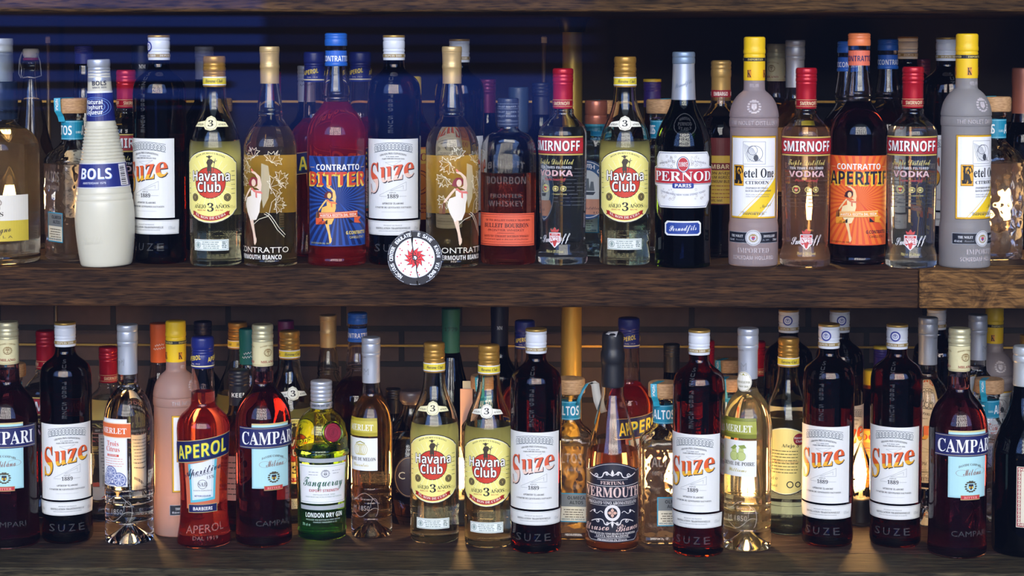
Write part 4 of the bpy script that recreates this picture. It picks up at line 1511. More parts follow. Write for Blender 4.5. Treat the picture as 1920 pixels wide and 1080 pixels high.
def gin():
    P = Print('label')
    P.rect(-50, 72, 50, 147, (236, 239, 242))
    P.frame(-47.5, 75, 47.5, 144, .7, (120, 160, 140), 1)
    P.rect(-50, 151, 50, 159, (172, 178, 184), 0, 'upper_bar')
    P.rect(-50, 60, 50, 68, (172, 178, 184), 0, 'lower_bar')
    P.text('Tanqueray', 0, 106, 80, 19, (20, 92, 66), 'sc', 5)
    crest(P, 4, 130, 7, (150, 154, 160), (190, 194, 200), (120, 124, 130), 4)
    lines(P, -28, -8, 128, 133, 2, (160, 164, 170), 1.2, 3)
    lines(P, 16, 34, 130, 135, 2, (160, 164, 170), 1.2, 4)
    P.text('EXPORT STRENGTH', 2, 95, 58, 5, (180, 84, 84), 'gb')
    P.text('DISTILLED FOUR TIMES', 2, 88.5, 42, 2.4, (120, 150, 136), 'ss')
    P.text('MADE FROM THE WORLDS FINEST BOTANICALS', 2, 84, 74, 2.4, (120, 150, 136), 'ss')
    T = Print('print')
    T.text('LONDON DRY GIN', 2, 46, 74, 8.4, (240, 244, 242), 'gb')
    T.text('PRODUCED AND BOTTLED IN GREAT BRITAIN', 0, 40, 68, 2.6, (190, 206, 198), 'ss')
    T.text('CHARLES TANQUERAY & CO', 4, 35.5, 46, 2.6, (190, 206, 198), 'ss')
    T.text('70 cl ℮', -34, 29, 18, 5, (190, 206, 198), 'ss')
    K = Print('cap_print')
    for a in (-1, 0, 1):
        K.text('LONDON DRY GIN', a * 42 - 4, 252, 38, 4.4, (70, 74, 84), 'gb')
    cap = [(247, 20.4, 1), (249, 20.8), (258, 20.8), (260, 19.8, 1)] + ribs(261, 299, 20.6, 4, .8)[1:]

    def ex(root, sc, R):
        z, r, rot = 206, R(206) + 1.0, 0.40
        for nm, pts, m in (('wax_seal', [(0, 17.5, 1), (3, 17.8), (5, 16.4), (5.4, 13.5), (4.4, 12.8), (4.4, 0)], ink((140, 30, 52), .38, 0, 'wax')),):
            o = lathe(nm, pts, sc, m, root, seg=28)
            o.matrix_local = Matrix.Rotation(rot, 4, 'Z') @ Matrix.Translation((0, -(r - 4.5) * sc, z * sc)) @ Matrix.Rotation(PI / 2 - .22, 4, 'X')
            ring = Print('seal_mark')
            ring.ring(0, 0, 9.5, 1.2, (120, 20, 42), 1, 'seal_mark')
            ring.text('T', 0, -5, 9, 11, (108, 18, 38), 'sc', 1, 'seal_mark', box=True)
            V = ring.build(o, sc, lambda v: 0, flat=True)
            V.matrix_local = Matrix.Translation((0, 0, 4.6 * sc)) @ Matrix.Rotation(-PI / 2, 4, 'X')
        V, Fc = tube_geo([(20.5 * sc * math.cos(2 * PI * k / 28), 20.5 * sc * math.sin(2 * PI * k / 28), 0) for k in range(28)], 2.4 * sc, 8, True)
        o = mesh_ob('seal_collar', V, Fc, glass((0.70, 0.85, 0.40)), root, smooth=60)
        o.matrix_local = Matrix.Rotation(rot, 4, 'Z') @ Matrix.Translation((0, -(r - 1.5) * sc, z * sc)) @ Matrix.Rotation(PI / 2 - .22, 4, 'X')
    return bottle('gin_bottle', GIN, SL, glass((0.88, 0.95, 0.38)), 170, drink((0.16, 0.70, 0.32), 20, .12, (30, 150, 76)),
                  [('cap', cap, metal((184, 188, 196), 0.32))], [(P, 0), (T, 0), (K, 0, dict(R=lambda v: 21))], extra=ex)


# ---- fruit liqueur bottles: slim, silver capsule, deep dimple under the base and ridges above it
FRUIT = [(0, 43, 1), (1.5, 45.6), (8, 46.8), (24, 46.8), (40, 46.2), (43, 45.2), (46, 46.4), (74, 46.2), (77, 45.2), (80, 46.4), (104, 46.4), (107, 45.4), (110, 46.6, 1), (225, 47), (240, 46.4), (254, 44.6), (268, 41), (282, 35), (291, 28.4), (298, 22.4), (305, 19.2), (327, 18.4, 1), (410, 16.5, 1)]


def fruit(kind='citrus', rs=1.0, back=False):
    prof = [(p[0], p[1] * (rs if p[0] < 300 else 1)) + tuple(p[2:]) for p in FRUIT]
    P = Print('label')
    if kind == 'citrus':
        P.rect(-30, 114, 30, 245, (206, 210, 214))
        P.rect(-28, 116, 28, 243, (238, 240, 242), 1)
        P.rect(-37, 208, 37, 238, (236, 216, 190), 2, 'banner')
        P.rect(-37, 210, 37, 236, (226, 104, 44), 3, 'banner')
        P.text('MERLET', 0, 217, 58, 11, (250, 246, 240), 'sb', 6)
        P.text('Trois', 0, 193, 28, 9.5, (214, 96, 70), 'sb')
        P.text('Citrus', 0, 182, 32, 9.5, (214, 96, 70), 'sb')
        P.rect(-14, 172, 14, 176.5, (214, 84, 60), 2, 'plate')
        P.text('LIQUEUR', 0, 173, 20, 2.8, WHITE, 'gb')
        lines(P, -24, 24, 154, 168, 4, (224, 150, 130), 1.1, 51)
        for u, v, r in ((-5, 140, 14), (-14, 128, 12), (14, 128, 14)):
            P.ell(u, v, r, r, (96, 108, 160), 3, 'fruit')
            P.ell(u, v, r * .86, r * .86, (214, 218, 230), 4, 'fruit')
            for k in range(9):
                a = 2 * PI * k / 9
                P.poly([(u + r * .1 * math.cos(a), v + r * .1 * math.sin(a)), (u + r * .76 * math.cos(a - .27), v + r * .76 * math.sin(a - .27)), (u + r * .76 * math.cos(a + .27), v + r * .76 * math.sin(a + .27))], (120, 132, 180), 5, 'fruit')
        P.rect(-27, 117, 27, 121, (96, 108, 160), 3, 'fruit')
    else:
        oc, dk = ((172, 158, 40), (200, 186, 70)) if kind == 'melon' else ((122, 128, 34), (160, 164, 60))
        P.rect(-37, 218, 37, 256, oc)
        P.rect(-37, 226, 37, 250, dk, 1, 'shade')  # lighter centre of the printed banner
        P.text('MERLET', 0, 230, 56, 13, (240, 242, 226), 'sb')
        P.rect(-37, 145, 37, 214, (236, 238, 236), 0, 'lower_label')
        g1, g2 = ((206, 196, 110), (150, 150, 60)) if kind == 'melon' else ((196, 208, 130), (140, 160, 74))
        if kind == 'melon':
            for k in range(-2, 3):
                P.ring(k * 4, 190, 8, 1, g1, 2, 'fruit', 16, rv=12)
            P.line([(-10, 203), (0, 207), (10, 203)], 2, g2, 2, 'fruit')
        else:
            for u in (-6, 8):
                P.ell(u, 184, 8, 9, g1, 2, 'fruit')
                P.ell(u, 194, 5, 8, g1, 2, 'fruit')
                P.ring(u, 184, 9, .7, g2, 3, 'fruit')
            P.poly([(-14, 198), (-4, 206), (0, 202), (-6, 196)], g2, 4, 'fruit')
            P.poly([(2, 204), (14, 206), (18, 200), (8, 198)], g2, 4, 'fruit')
        P.text('CRÈME DE MELON' if kind == 'melon' else 'CRÈME DE POIRE', 0, 166, 66, 7, (60, 64, 60), 'sb')
        P.text('Charentais' if kind == 'melon' else 'Williams', 0, 154, 36, 8, (190, 180, 90), 'sc')
    E = Print('raised_scroll')
    cl = sheer((240, 240, 240), .3, .12)
    E.line([(-40 + k * 3, 92 - 10 * math.sin(k * .28) - k * .3) for k in range(28)], .9, cl, 1, 'raised_scroll')
    E.line([(-42 + k * 3, 50 + 8 * math.sin(k * .33) + k * .3) for k in range(28)], .9, cl, 1, 'raised_scroll')
    E.line([(30 - 8 * math.cos(k * .4), 66 + 20 * math.sin(k * .4)) for k in range(12)], .9, cl, 1, 'raised_scroll')
    E.text('Firmin Gourmet', 0, 82, 54, 7, cl, 'sc', 1, 'raised_scroll')
    E.text('M 1850', 0, 60, 40, 10, cl, 'ss', 1, 'raised_scroll')
    K = Print('capsule_print')
    K.text('M', 0, 344, 12, 14, (150, 156, 166), 'ss')
    K.text('L41670', -6, 380, 12, 3, (90, 94, 104), 'ss')
    if kind == 'poire':
        K.ell(0, 322, 15, 19, (236, 234, 222), 4, 'medal')
        K.ring(0, 322, 14, .7, (170, 160, 110), 5, 'medal', rv=18)
        for u in (-5, 0, 5):
            K.ell(u, 331 + (2 if u == 0 else 0), 2.4, 4.4, (150, 150, 50), 5, 'medal')
        K.text("MÉDAILLE D'OR", 0, 319, 24, 4, (120, 120, 80), 'sb', 6)
        K.text('PARIS 2010', 0, 311, 18, 3.2, (120, 120, 80), 'sb', 6)
    cap = [(326, 18.6, 1), (328, 18.8), (380, 18.8), (384, 19.6), (388, 19.9), (390, 19, 1), (391, 19.9), (406, 19.9), (409, 19.3), (411, 20), (420, 20), (422, 18.6)]
    lq = {'citrus': ((0.97, 0.97, 0.97), 3), 'melon': ((0.84, 0.60, 0.16), 20, .10, (170, 116, 40)), 'poire': ((0.97, 0.90, 0.58), 6, .14, (236, 214, 150))}[kind]
    B = Print('back_label')
    B.rect(-28, 118, 28, 240, sheer((206, 206, 200), .7, .5))
    lines(B, -24, 24, 130, 232, 12, (80, 84, 90), 1.6, 61)
    pr = [(E, 0), (K, 0, dict(R=lambda v: 19.2 if v > 325 else 20.5)), (B, PI * .85)]
    if not back:
        pr.insert(0, (P, 0))
    return bottle('liqueur_bottle', prof, SL, glass(CLEAR), {'citrus': 312, 'melon': 298, 'poire': 306}[kind], drink(*lq),
                  [('capsule', cap, metal((190, 196, 206), 0.36))], pr, punt=34)


# ---- amber vermouth with a wax-dipped top and a black label
WAX = [(0, 46, 1), (1.5, 49.5), (9, 51, 1), (150, 51), (164, 50.6), (185, 48.4), (207, 43.6), (230, 37.4), (255, 31.6), (278, 25), (288, 22), (294, 20.8, 1), (400, 18, 1)]


def wax_vermouth():
    P = Print('label')
    top = [(-66, 156), (-54, 154), (-50, 158), (-42, 160)] + [(-34 + k * 8.5, 164 + 7 * (1 - (k / 4 - 1) ** 2)) for k in range(9)] + [(42, 160), (50, 158), (54, 154), (66, 156)]
    out = top + [(66, 32), (58, 30), (54, 22), (48, 18), (-48, 18), (-54, 22), (-58, 30), (-66, 32)]
    P.poly(out, (22, 23, 40))
    P.line([(a * .965, 92 + (b - 92) * .965) for a, b in out], .9, (190, 186, 186), 1, 'border', True)
    w1, pk = (226, 222, 220), (226, 196, 186)
    scroll(P, 0, 146, 20, w1)
    P.poly([(0, 158), (3, 151), (0, 144), (-3, 151)], w1, 3, 'emblem')
    P.line([(-30, 138), (30, 138)], .6, w1)
    P.text('FERTUNA', 0, 129, 46, 6.4, pk, 'sb')
    P.line([(-60, 128), (-30, 126), (30, 126), (60, 128)], .9, w1)
    P.text('VERMOUTH', 0, 105, 122, 19, pk, 'sb', 5, sh=(1, -.8, (120, 110, 116)))
    P.line([(-60, 103), (-30, 101), (30, 101), (60, 103)], .9, w1)
    P.line([(-60, 100), (-30, 98.4), (30, 98.4), (60, 100)], .5, w1)
    P.text('PREGIATO VINO AROMATIZZATO', 0, 91, 104, 5.6, w1, 'sb')
    P.line([(-48, 88.5), (48, 88.5)], .6, w1)
    P.ell(0, 75, 15, 15.5, w1, 3, 'medal')
    P.ell(0, 75, 9.5, 10, (26, 26, 40), 4, 'medal')
    for a in range(4):
        c, s = math.cos(a * PI / 2), math.sin(a * PI / 2)
        P.ell(4.6 * c, 75 + 4.8 * s, 3, 3, (214, 170, 150), 5, 'medal', 12)
    P.line([(-9, 75), (9, 75)], 1.2, (214, 170, 150), 6, 'medal')
    P.line([(0, 66), (0, 84)], 1.2, (214, 170, 150), 6, 'medal')
    for m in (-1, 1):
        P.line([(m * (18 + k * 2.2), 75 + 2.6 * math.sin(k * .8)) for k in range(15)], 1.1, w1, 3, 'emblem')
        P.ell(m * 36, 77, 2.4, 3, w1, 3, 'emblem')
    scroll(P, 0, 58, 18, w1, flip=-1)
    P.poly([(0, 60), (2.6, 54), (0, 46), (-2.6, 54)], w1, 3, 'emblem')
    P.text('Etrusco', -34, 40, 56, 15, pk, 'sc', 5, slope=.06)
    P.text('Bianco', 32, 40, 50, 15, pk, 'sc', 5, slope=.06)
    P.text('PREPARATO DA VINO BIANCO DI MAREMMA', 0, 33, 98, 3.8, w1, 'sb')
    P.text('LENTA MATURAZIONE', 0, 28, 64, 4.2, w1, 'sb')
    P.line([(-36, 26.4), (36, 26.4)], .5, w1)
    P.text('PRODOTTO IN ITALIA', 0, 20.8, 58, 4, w1, 'sb')
    wax = [(308, 21.8, 1), (310, 22.2), (340, 21.6), (352, 21.4), (358, 22.8), (366, 23.4), (374, 22.6), (379, 21), (388, 20.8), (402, 20.8), (409, 19.6), (412, 16)]
    return bottle('vermouth_bottle', WAX, SL, glass((0.98, 0.95, 0.90)), 188, drink((0.97, 0.58, 0.16), 15, .30, (226, 128, 44)),
                  [('wax_top', wax, ink((24, 25, 30), .42, 0, 'wax'))], [(P, 0)],
                  extra=lambda root, sc, R: mesh_ob('pull_tab', [(-14 * sc, -16 * sc, 411 * sc), (6 * sc, -22 * sc, 406 * sc), (10 * sc, -12 * sc, 416 * sc), (-8 * sc, -4 * sc, 414 * sc)], [(0, 1, 2, 3)], ink((190, 190, 194), .4), root))


# ---- stout gin bottle with white and lemon label
STOUT = [(0, 68, 1), (2, 73), (10, 75.4), (16, 74.6), (22, 75.4, 1), (206, 75.6), (222, 74.6), (234, 70.6), (246, 62), (254, 52), (260, 43), (266, 37), (274, 34.6), (282, 34, 1), (284, 36), (292, 36), (294, 32, 1), (420, 28, 1)]


def stout_gin():
    P = Print('label')
    P.rect(-70, 45, 62, 132, (226, 222, 210))
    P.rect(-70, 45, 62, 84, (206, 184, 62), 1, 'lemon_band')
    P.text('IS', 5, 92.5, 13, 8, (66, 58, 48), 'sb')
    P.text('DI', 3, 106, 7, 5, (110, 100, 84), 'sb')
    crest(P, 2, 118, 6, (120, 96, 80), (140, 110, 90), (200, 190, 170))
    P.text('ligno', 10, 62, 30, 13, (70, 60, 40), 'sc', slope=.1)
    P.text('L L A', 14, 51, 28, 5, (110, 100, 50), 'ss')
    cap = [(343, 27, 1), (345, 27.6), (392, 27.8), (396, 28.8), (399, 28, 1), (400, 28.6), (413, 28.6), (414, 29.2), (424, 29.2), (426, 28)]
    col = [(272, 35.2, 1), (274, 36), (342, 36), (344, 34)]
    return bottle('gin_bottle', STOUT, SU, glass(CLEAR), 254, drink((0.98, 0.93, 0.80), 4, .14, (240, 190, 110)),  # amber surface tint paints the glow of the lamp behind
                  [('capsule', cap, metal((196, 202, 204), 0.4)), ('neck_wrap', col, plastic((24, 36, 58), 0.3))], [(P, 0)])


# ---- swing-top bottle with porcelain stopper and wire
SWING = [(0, 42, 1), (2, 46), (10, 47.6, 1), (150, 47.6), (175, 46), (200, 41), (230, 33), (262, 26.5), (300, 20), (340, 16.5), (362, 15.5, 1), (366, 17.5), (376, 17.5), (380, 15.2, 1)]


def swing(liq=(0.80, 0.52, 0.16), dens=22, metalc=(190, 190, 186), fill=310):
    def ex(root, sc, R):
        w_ = metal(metalc, .25)
        for pts in ([(-20, 0, 362), (-21, 0, 348), (-12, -15, 344), (0, -19, 346), (12, -15, 344), (21, 0, 348), (20, 0, 362)],
                    [(20, 0, 362), (21, -6, 376), (17, -8, 392), (0, -8, 398), (-17, -8, 392), (-21, -6, 376), (-20, 0, 362)],
                    [(-18, -2, 396), (-20, -12, 380), (-19, -19, 352), (-14, -21, 344), (-11, -20, 348)]):
            V, Fc = tube_geo([tuple(c * sc for c in q) for q in pts], 1.1 * sc, 6)
            mesh_ob('wire_bail', V, Fc, w_, root, smooth=60)
    stop = [(384, 13.5, 1), (388, 15.6), (398, 16.4), (402, 15), (403, 12)]
    gask = [(379, 15, 1), (380, 16), (383.5, 16), (384.5, 14)]
    return bottle('swing_top_bottle', SWING, SU, glass((0.96, 0.97, 0.92)), fill, drink(liq, dens),
                  [('stopper', stop, plastic((214, 206, 190), .3)), ('gasket', gask, plastic((150, 40, 50), .5))], [], extra=ex)


# ---- gin with a big round blue and white label and a copper cap
NAVAL = [(0, 44, 1), (2, 47), (10, 48, 1), (205, 48), (220, 47), (232, 43), (241, 35), (247, 27), (252, 22), (258, 20, 1), (296, 19, 1)]


def naval_gin():
    P = Print('label')
    P.ell(0, 130, 46, 58, (30, 66, 120), 0, 'paper', 44)
    P.ell(0, 130, 43.5, 55, (230, 236, 238), 1, 'paper', 44)
    P.ell(0, 130, 42, 53.4, (34, 86, 140), 2, 'paper', 44)
    P.ell(0, 130, 29, 38, (226, 232, 232), 3, 'paper', 40)
    P.poly([(-29, 112), (40, 112), (36, 96), (20, 82), (-20, 82), (-34, 100)], (214, 150, 120), 4, 'panel')
    for k, c in enumerate('PLYMOUTH GIN'):
        a = math.radians(150 - k * 11)
        P.text(c, 36 * math.cos(a), 126 + 46 * math.sin(a), 8, 8, (240, 244, 246), 'gb', 5)
    P.poly([(-16, 126), (16, 126), (12, 120), (-12, 120)], (60, 70, 80), 5, 'ship')
    for u, h in ((-9, 18), (0, 24), (9, 18)):
        P.poly([(u - 5, 128), (u + 5, 128), (u + 3, 128 + h), (u - 2, 128 + h)], (110, 120, 126), 5, 'ship')
    P.text('70cl', 28, 101, 10, 4, (70, 50, 50), 'gb', 7)
    P.text('Distillery', 10, 92, 34, 6, (60, 50, 60), 'sc', 7)
    P.text('& Co', 18, 84, 12, 4, (60, 50, 60), 'sb', 7)
    B = Print('neck_band')
    B.rect(-62, 242, 62, 256, (30, 110, 130))
    cap = [(256, 21.6, 1), (258, 22), (272, 22), (274, 21), (276, 22), (300, 21.8), (302, 20)]
    return bottle('gin_bottle', NAVAL, SU, glass((0.86, 0.95, 0.97)), 226, drink((0.75, 0.92, 0.95), 8),
                  [('cap', cap, metal((158, 92, 72), 0.3))], [(P, 0), (B, 0, dict(R=lambda v: 21.4))])


# ---- dark rum with gold cap and a red and yellow label
DARKRUM = [(0, 43, 1), (2, 46), (10, 47, 1), (225, 47), (242, 46), (256, 42), (268, 35), (278, 27.5), (288, 22), (298, 19.4, 1), (372, 17, 1)]


def dark_rum():
    P = Print('label')
    P.rect(-60, 102, 60, 230, (100, 26, 26))
    P.rect(-58, 104, 58, 196, (214, 180, 66), 1, 'panel')
    P.rect(-60, 168, 60, 182, (120, 24, 30), 2, 'banner')
    P.text('EMBARGO', -2, 171, 60, 8, (240, 224, 180), 'gb')
    P.text('RON AÑEJO', -8, 160, 44, 5, (80, 40, 20), 'gb')
    P.text('RHUM AGRICOLE', -6, 152, 50, 5, (80, 40, 20), 'gb')
    P.text('PREMIUM BLEND', -6, 144, 50, 5, (80, 40, 20), 'gb')
    lines(P, -40, 34, 116, 138, 4, (150, 80, 40), 1.6, 71)
    P.text('40% alc./vol.', -20, 108, 36, 4.6, (80, 40, 20), 'gb')
    K = Print('capsule_print')
    K.rect(-59, 307, 59, 321, (150, 30, 40), 0, 'band')
    for a in (-1, 0, 1):
        K.text('EMBARGO', a * 36 - 3, 310, 28, 7, (244, 236, 226), 'gb', 2)
    cap = [(300, 18.4, 1), (302, 18.8), (344, 18.8), (348, 19.6), (358, 19.6), (361, 18.8), (364, 19.6), (368, 18.8), (372, 19.6), (376, 18.8), (378, 16)]
    return bottle('rum_bottle', DARKRUM, SU, glass((0.95, 0.9, 0.85)), 270, drink((0.28, 0.05, 0.03), 60),
                  [('capsule', cap, metal((190, 152, 84), 0.38))], [(P, 0), (K, 0, dict(R=lambda v: 18.9))])


# ---- square orange liqueur bottle with a yellow cap
ORANGE = [(0, 36, 1), (2, 39), (8, 40, 1), (210, 40), (222, 39), (236, 34), (250, 27), (268, 21.5), (290, 19, 1), (330, 17.5, 1)]


def orange_liqueur():
    P = Print('label')
    P.rect(-36, 60, 36, 200, (226, 132, 40))
    P.rect(-36, 168, 36, 196, (236, 190, 60), 1, 'band')
    P.text('OO', 0, 174, 34, 14, (170, 40, 30), 'sb')
    P.ring(0, 132, 24, 2.4, (120, 40, 30), 2)
    P.ring(0, 132, 17, 1.4, (120, 40, 30), 2)
    lines(P, -26, 26, 74, 90, 3, (150, 40, 30), 2, 17)
    B = Print('neck_label')
    B.rect(-56, 282, 56, 300, (206, 190, 150))
    cap = [(292, 18.8, 1), (300, 18.6), (330, 18.6), (334, 18), (336, 16)]
    return bottle('liqueur_bottle', ORANGE, SU, glass((0.75, 0.36, 0.10)), 262, drink((0.85, 0.5, 0.15), 20),
                  [('cap', cap, plastic((226, 190, 40), .35))], [(P, 0, dict(flat=True))], sq=(214, 262, 5.0))


# ---- squat round bottle with a dark oval emblem
GLOBE = [(0, 40, 1), (3, 46), (20, 54), (60, 61), (110, 62), (150, 56), (178, 44), (196, 32), (210, 24), (222, 19.5, 1), (236, 18, 1)]


def globe():
    P = Print('emblem')
    P.ell(10, 100, 30, 40, (40, 26, 36), 0, 'paper', 36)
    P.ring(10, 100, 28, 1, (150, 120, 80), 2, rv=38)
    P.text('C', -4, 96, 13, 14, (206, 196, 170), 'ss')
    cap = [(232, 18.5, 1), (236, 21), (238, 23), (252, 23.4), (256, 22), (258, 20)]
    return bottle('cognac_bottle', GLOBE, SL, glass((0.96, 0.92, 0.84)), 168, drink((0.75, 0.42, 0.14), 18),
                  [('stopper', cap, plastic((70, 58, 58), .35))], [(P, 0)])


# ---- round shouldered dark bottle with cream label in red ornament
AMARO = [(0, 52, 1), (2, 57), (10, 59.6, 1), (180, 60), (200, 59), (222, 54), (244, 45), (264, 35), (284, 27.6), (306, 23), (332, 21, 1), (392, 19, 1)]


def amaro():
    P = Print('label')
    rd = (150, 34, 56)
    P.rect(-44, 60, 44, 178, (222, 214, 192))
    P.frame(-42, 62, 42, 176, 1.6, rd, 1, 'border')
    P.frame(-36, 68, 36, 170, .8, rd, 1, 'border')
    for k in range(15):
        for u in (-39, 39):
            P.ring(u, 66 + k * 7.4, 2.6, .9, rd, 2, 'border', 10)
    for k in range(11):
        for v in (65, 173):
            P.ring(-35 + k * 7, v, 2.6, .9, rd, 2, 'border', 10)
    P.ring(0, 140, 20, 1.4, rd, 2)
    crest(P, 0, 140, 11, rd, (30, 50, 90), rd)
    scroll(P, 0, 110, 11, rd)
    lines(P, -28, 28, 78, 98, 4, (90, 60, 66), 1.6, 81)
    cap = [(326, 22, 1), (328, 22.6), (372, 22.2), (374, 23.4), (384, 23.4), (386, 22.2), (389, 23.4), (400, 23.2), (403, 21.4)]
    return bottle('liqueur_bottle', AMARO, SL, glass((0.10, 0.16, 0.15)), 285, drink((0.2, 0.12, 0.05), 60),
                  [('capsule', cap, metal((196, 204, 208), 0.42))], [(P, 0)])


# ---- the many others that show little more than a capsule and a shoulder
def wine_like(name='wine_bottle', capc=(60, 30, 60), h=400, r=46, capz=86, capr=18.5, tint=(0.12, 0.16, 0.10), liq=(0.3, 0.05, 0.05), dens=40,
              fillk=.7, met=True, slope=False, word=None, wordc=WHITE, wsty='gb', band=None, paper=None, rib=True, cap_top=None, wordv=.22, squig=None):
    zs = h - capz
    if slope:
        prof = [(0, r * .9, 1), (2, r * .97), (10, r, 1), (h * .46, r), (h * .52, r * .97), (h * .60, r * .82), (h * .68, r * .62), (h * .75, r * .5), (zs - 4, capr + 1.0), (zs + 2, capr - .8, 1), (h - 6, capr - 2, 1)]
    else:
        prof = [(0, r * .9, 1), (2, r * .97), (10, r, 1), (h * .55, r), (h * .60, r * .985), (h * .64, r * .92), (h * .675, r * .76), (h * .70, r * .60), (min(zs - 10, h * .73), capr + 2.2), (zs + 2, capr - .8, 1), (h - 6, capr - 2, 1)]
    m = metal(capc, .36) if met else plastic(capc, .4)
    z1 = h - min(34, capz * .45)
    cap = [(zs, capr - .2, 1), (zs + 2, capr), (z1, capr, 1)] + ([(z1 + .4, capr - .8)] + ribs(z1 + 1, h, capr + .6, 3, .6)[1:] if rib else [(z1, capr + .5), (h - 3, capr + .7), (h - .6, capr - .2), (h, capr - 2)])
    caps = [('capsule', cap, m)]
    if cap_top:
        caps = [('capsule', cap, m, ('cap_top', [(h - 6, capr + 1.0, 1), (h - 1, capr + 1.0), (h + .4, capr - .6)], plastic(cap_top, .4)))]
    pr = []
    K = Print('capsule_print')
    vv = zs + capz * wordv
    if band:
        K.rect(-capr * 3.1, vv - 3, capr * 3.1, vv + 11, band, 0, 'band')
    if word:
        for a in (-1, 0, 1):
            K.text(word, a * capr * 2.1, vv, capr * 1.5 if len(word) > 2 else capr * .62, 8, wordc, wsty, 2)
    if squig:
        for a in (-1, 0, 1):
            for q in (0, 9):
                K.line([(a * capr * 2.1 + k * 1.7 - 14 + q * .4, vv + q + 2.4 * math.sin(k * 1.9 + q) + k * .25) for k in range(17 - q // 2)], .9, squig, 2)
    if word or band or squig:
        pr.append((K, 0, dict(R=lambda v: capr + .2)))
    if paper:
        L = Print('label')
        L.rect(-r * 1.0, h * .2, r * 1.0, h * .48, paper)
        lines(L, -r * .8, r * .8, h * .24, h * .44, 7, (70, 66, 60), 2, 91)
        pr.append((L, 0))
    return bottle(name, prof, SU, glass(tint), h * fillk, drink(liq, dens) if liq else None, caps, pr)

# ------------------------------------------------------------------ the window display: shelves, back wall, pane
XW, YB, YF = 1.22, 0.57, -0.12
OAK = wood('dark_oak', (22, 13, 8), (58, 38, 22), (96, 65, 37), 1.5)
OAK2 = wood('knotty_oak', (40, 25, 12), (104, 74, 40), (150, 110, 62), 1.0, 0.16)
OAK3 = wood('grey_oak', (30, 26, 18), (62, 56, 40), (92, 82, 58), 1.6)
OAK4 = wood('shelf_top_oak', (24, 18, 16), (54, 42, 36), (84, 68, 58))


def shelf(name, label, x0, x1, z0, z1, front, topm, lip=0.055):
    r = link(bpy.data.objects.new(name, None))
    r.location = ((x0 + x1) / 2, YF, z0)
    tag(r, label, 'shelf')
    a = box('lipping', x0 - r.location.x, x1 - r.location.x, 0, lip, 0, z1 - z0, front, r, 0.0025)
    b = box('board', x0 - r.location.x, x1 - r.location.x, lip, YB - YF, 0, z1 - z0, topm, r)
    return r


XJ = x_at(1723, YF, -0.03)
shelf('shelf_board', 'plain dark oak length of the middle shelf, white sticker on the glass before it', -XW, XJ - 0.0004, -0.053, Z_UP, OAK, OAK4, 0.052)
shelf('shelf_board', 'short knotty lighter oak length ending the middle shelf, past the joint', XJ + 0.0004, XW, -0.053, Z_UP, OAK2, OAK4, 0.052)
shelf('shelf_board', 'topmost oak shelf, only its lower edge in view above the bottles', -XW, XW, 0.3484, 0.4014, wood('top_oak', (26, 17, 8), (72, 51, 27), (104, 76, 42), 1.2), OAK4)
shelf('shelf_board', 'bottom oak shelf with a greyish front strip, carrying the lower row of bottles', -XW, XW, -0.469, Z_LOW, OAK3, OAK4, 0.10)

# brick back wall
m, t, o = newmat('dark_brick')
N, L = t.nodes.new, t.links.new
q = N('ShaderNodeTexCoord')
mp = N('ShaderNodeMapping')
mp.inputs['Rotation'].default_value = (PI / 2, 0, 0)
L(q.outputs['Object'], mp.inputs[0])
bt = N('ShaderNodeTexBrick')
bt.inputs['Color1'].default_value = lin((92, 70, 60))
bt.inputs['Color2'].default_value = lin((78, 59, 51))
bt.inputs['Mortar'].default_value = lin((16, 12, 12))
bt.inputs['Scale'].default_value = 1.0
bt.inputs['Brick Width'].default_value = 0.20
bt.inputs['Row Height'].default_value = 0.0615
bt.inputs['Mortar Size'].default_value = 0.005
L(mp.outputs[0], bt.inputs['Vector'])
nz = N('ShaderNodeTexNoise')
nz.inputs['Scale'].default_value = 60
L(q.outputs['Object'], nz.inputs['Vector'])
mx = N('ShaderNodeMix')
mx.data_type = 'RGBA'
mx.blend_type = 'MULTIPLY'
mx.inputs[0].default_value = 0.4
L(bt.outputs[0], mx.inputs[6])
L(nz.outputs[0], mx.inputs[7])
b = N('ShaderNodeBsdfPrincipled')
b.inputs['Roughness'].default_value = 0.6
L(mx.outputs[2], b.inputs['Base Color'])
bp = N('ShaderNodeBump')
bp.inputs['Strength'].default_value = 0.6
bp.inputs['Distance'].default_value = 0.004
bp.invert = True
L(bt.outputs['Fac'], bp.inputs['Height'])
L(bp.outputs[0], b.inputs['Normal'])
L(b.outputs[0], o.inputs[0])
BRICK = m
tag(box('wall_back', -XW, XW, YB, YB + 0.08, -1.0, -0.053, BRICK), kind='structure')
tag(box('wall_back', -XW, XW, YB, YB + 0.08, -0.053, 0.75, ink((24, 20, 24), .8, 0, 'dark_wall')), kind='structure')  # upper back wall in one near-black tone, without brick
DARK = ink((34, 28, 28), 0.7, 0, 'dark_paint')
tag(box('wall_left', -XW - 0.05, -XW, YF, YB + 0.08, -1.0, 0.75, DARK), kind='structure')
tag(box('wall_right', XW, XW + 0.05, YF, YB + 0.08, -1.0, 0.75, DARK), kind='structure')
tag(box('ceiling', -XW, XW, YF, YB, 0.70, 0.75, DARK), kind='structure')
tag(box('floor', -XW, XW, YF, YB, -1.0, -0.95, DARK), kind='structure')
PANE_Y = -0.20
pane = tag(box('window_1', -2.0, 2.0, PANE_Y - 0.006, PANE_Y, -1.0, 0.9, pane_mat('shop_window_glass', 0.036)), kind='structure')

# brass uprights and rails
BRASS = ink((204, 170, 78), 0.3, 0.55, 'brass')
RAILM = ink((170, 136, 70), 0.35, 1.0, 'rail_brass')
PALE = plastic((206, 206, 200), .4)


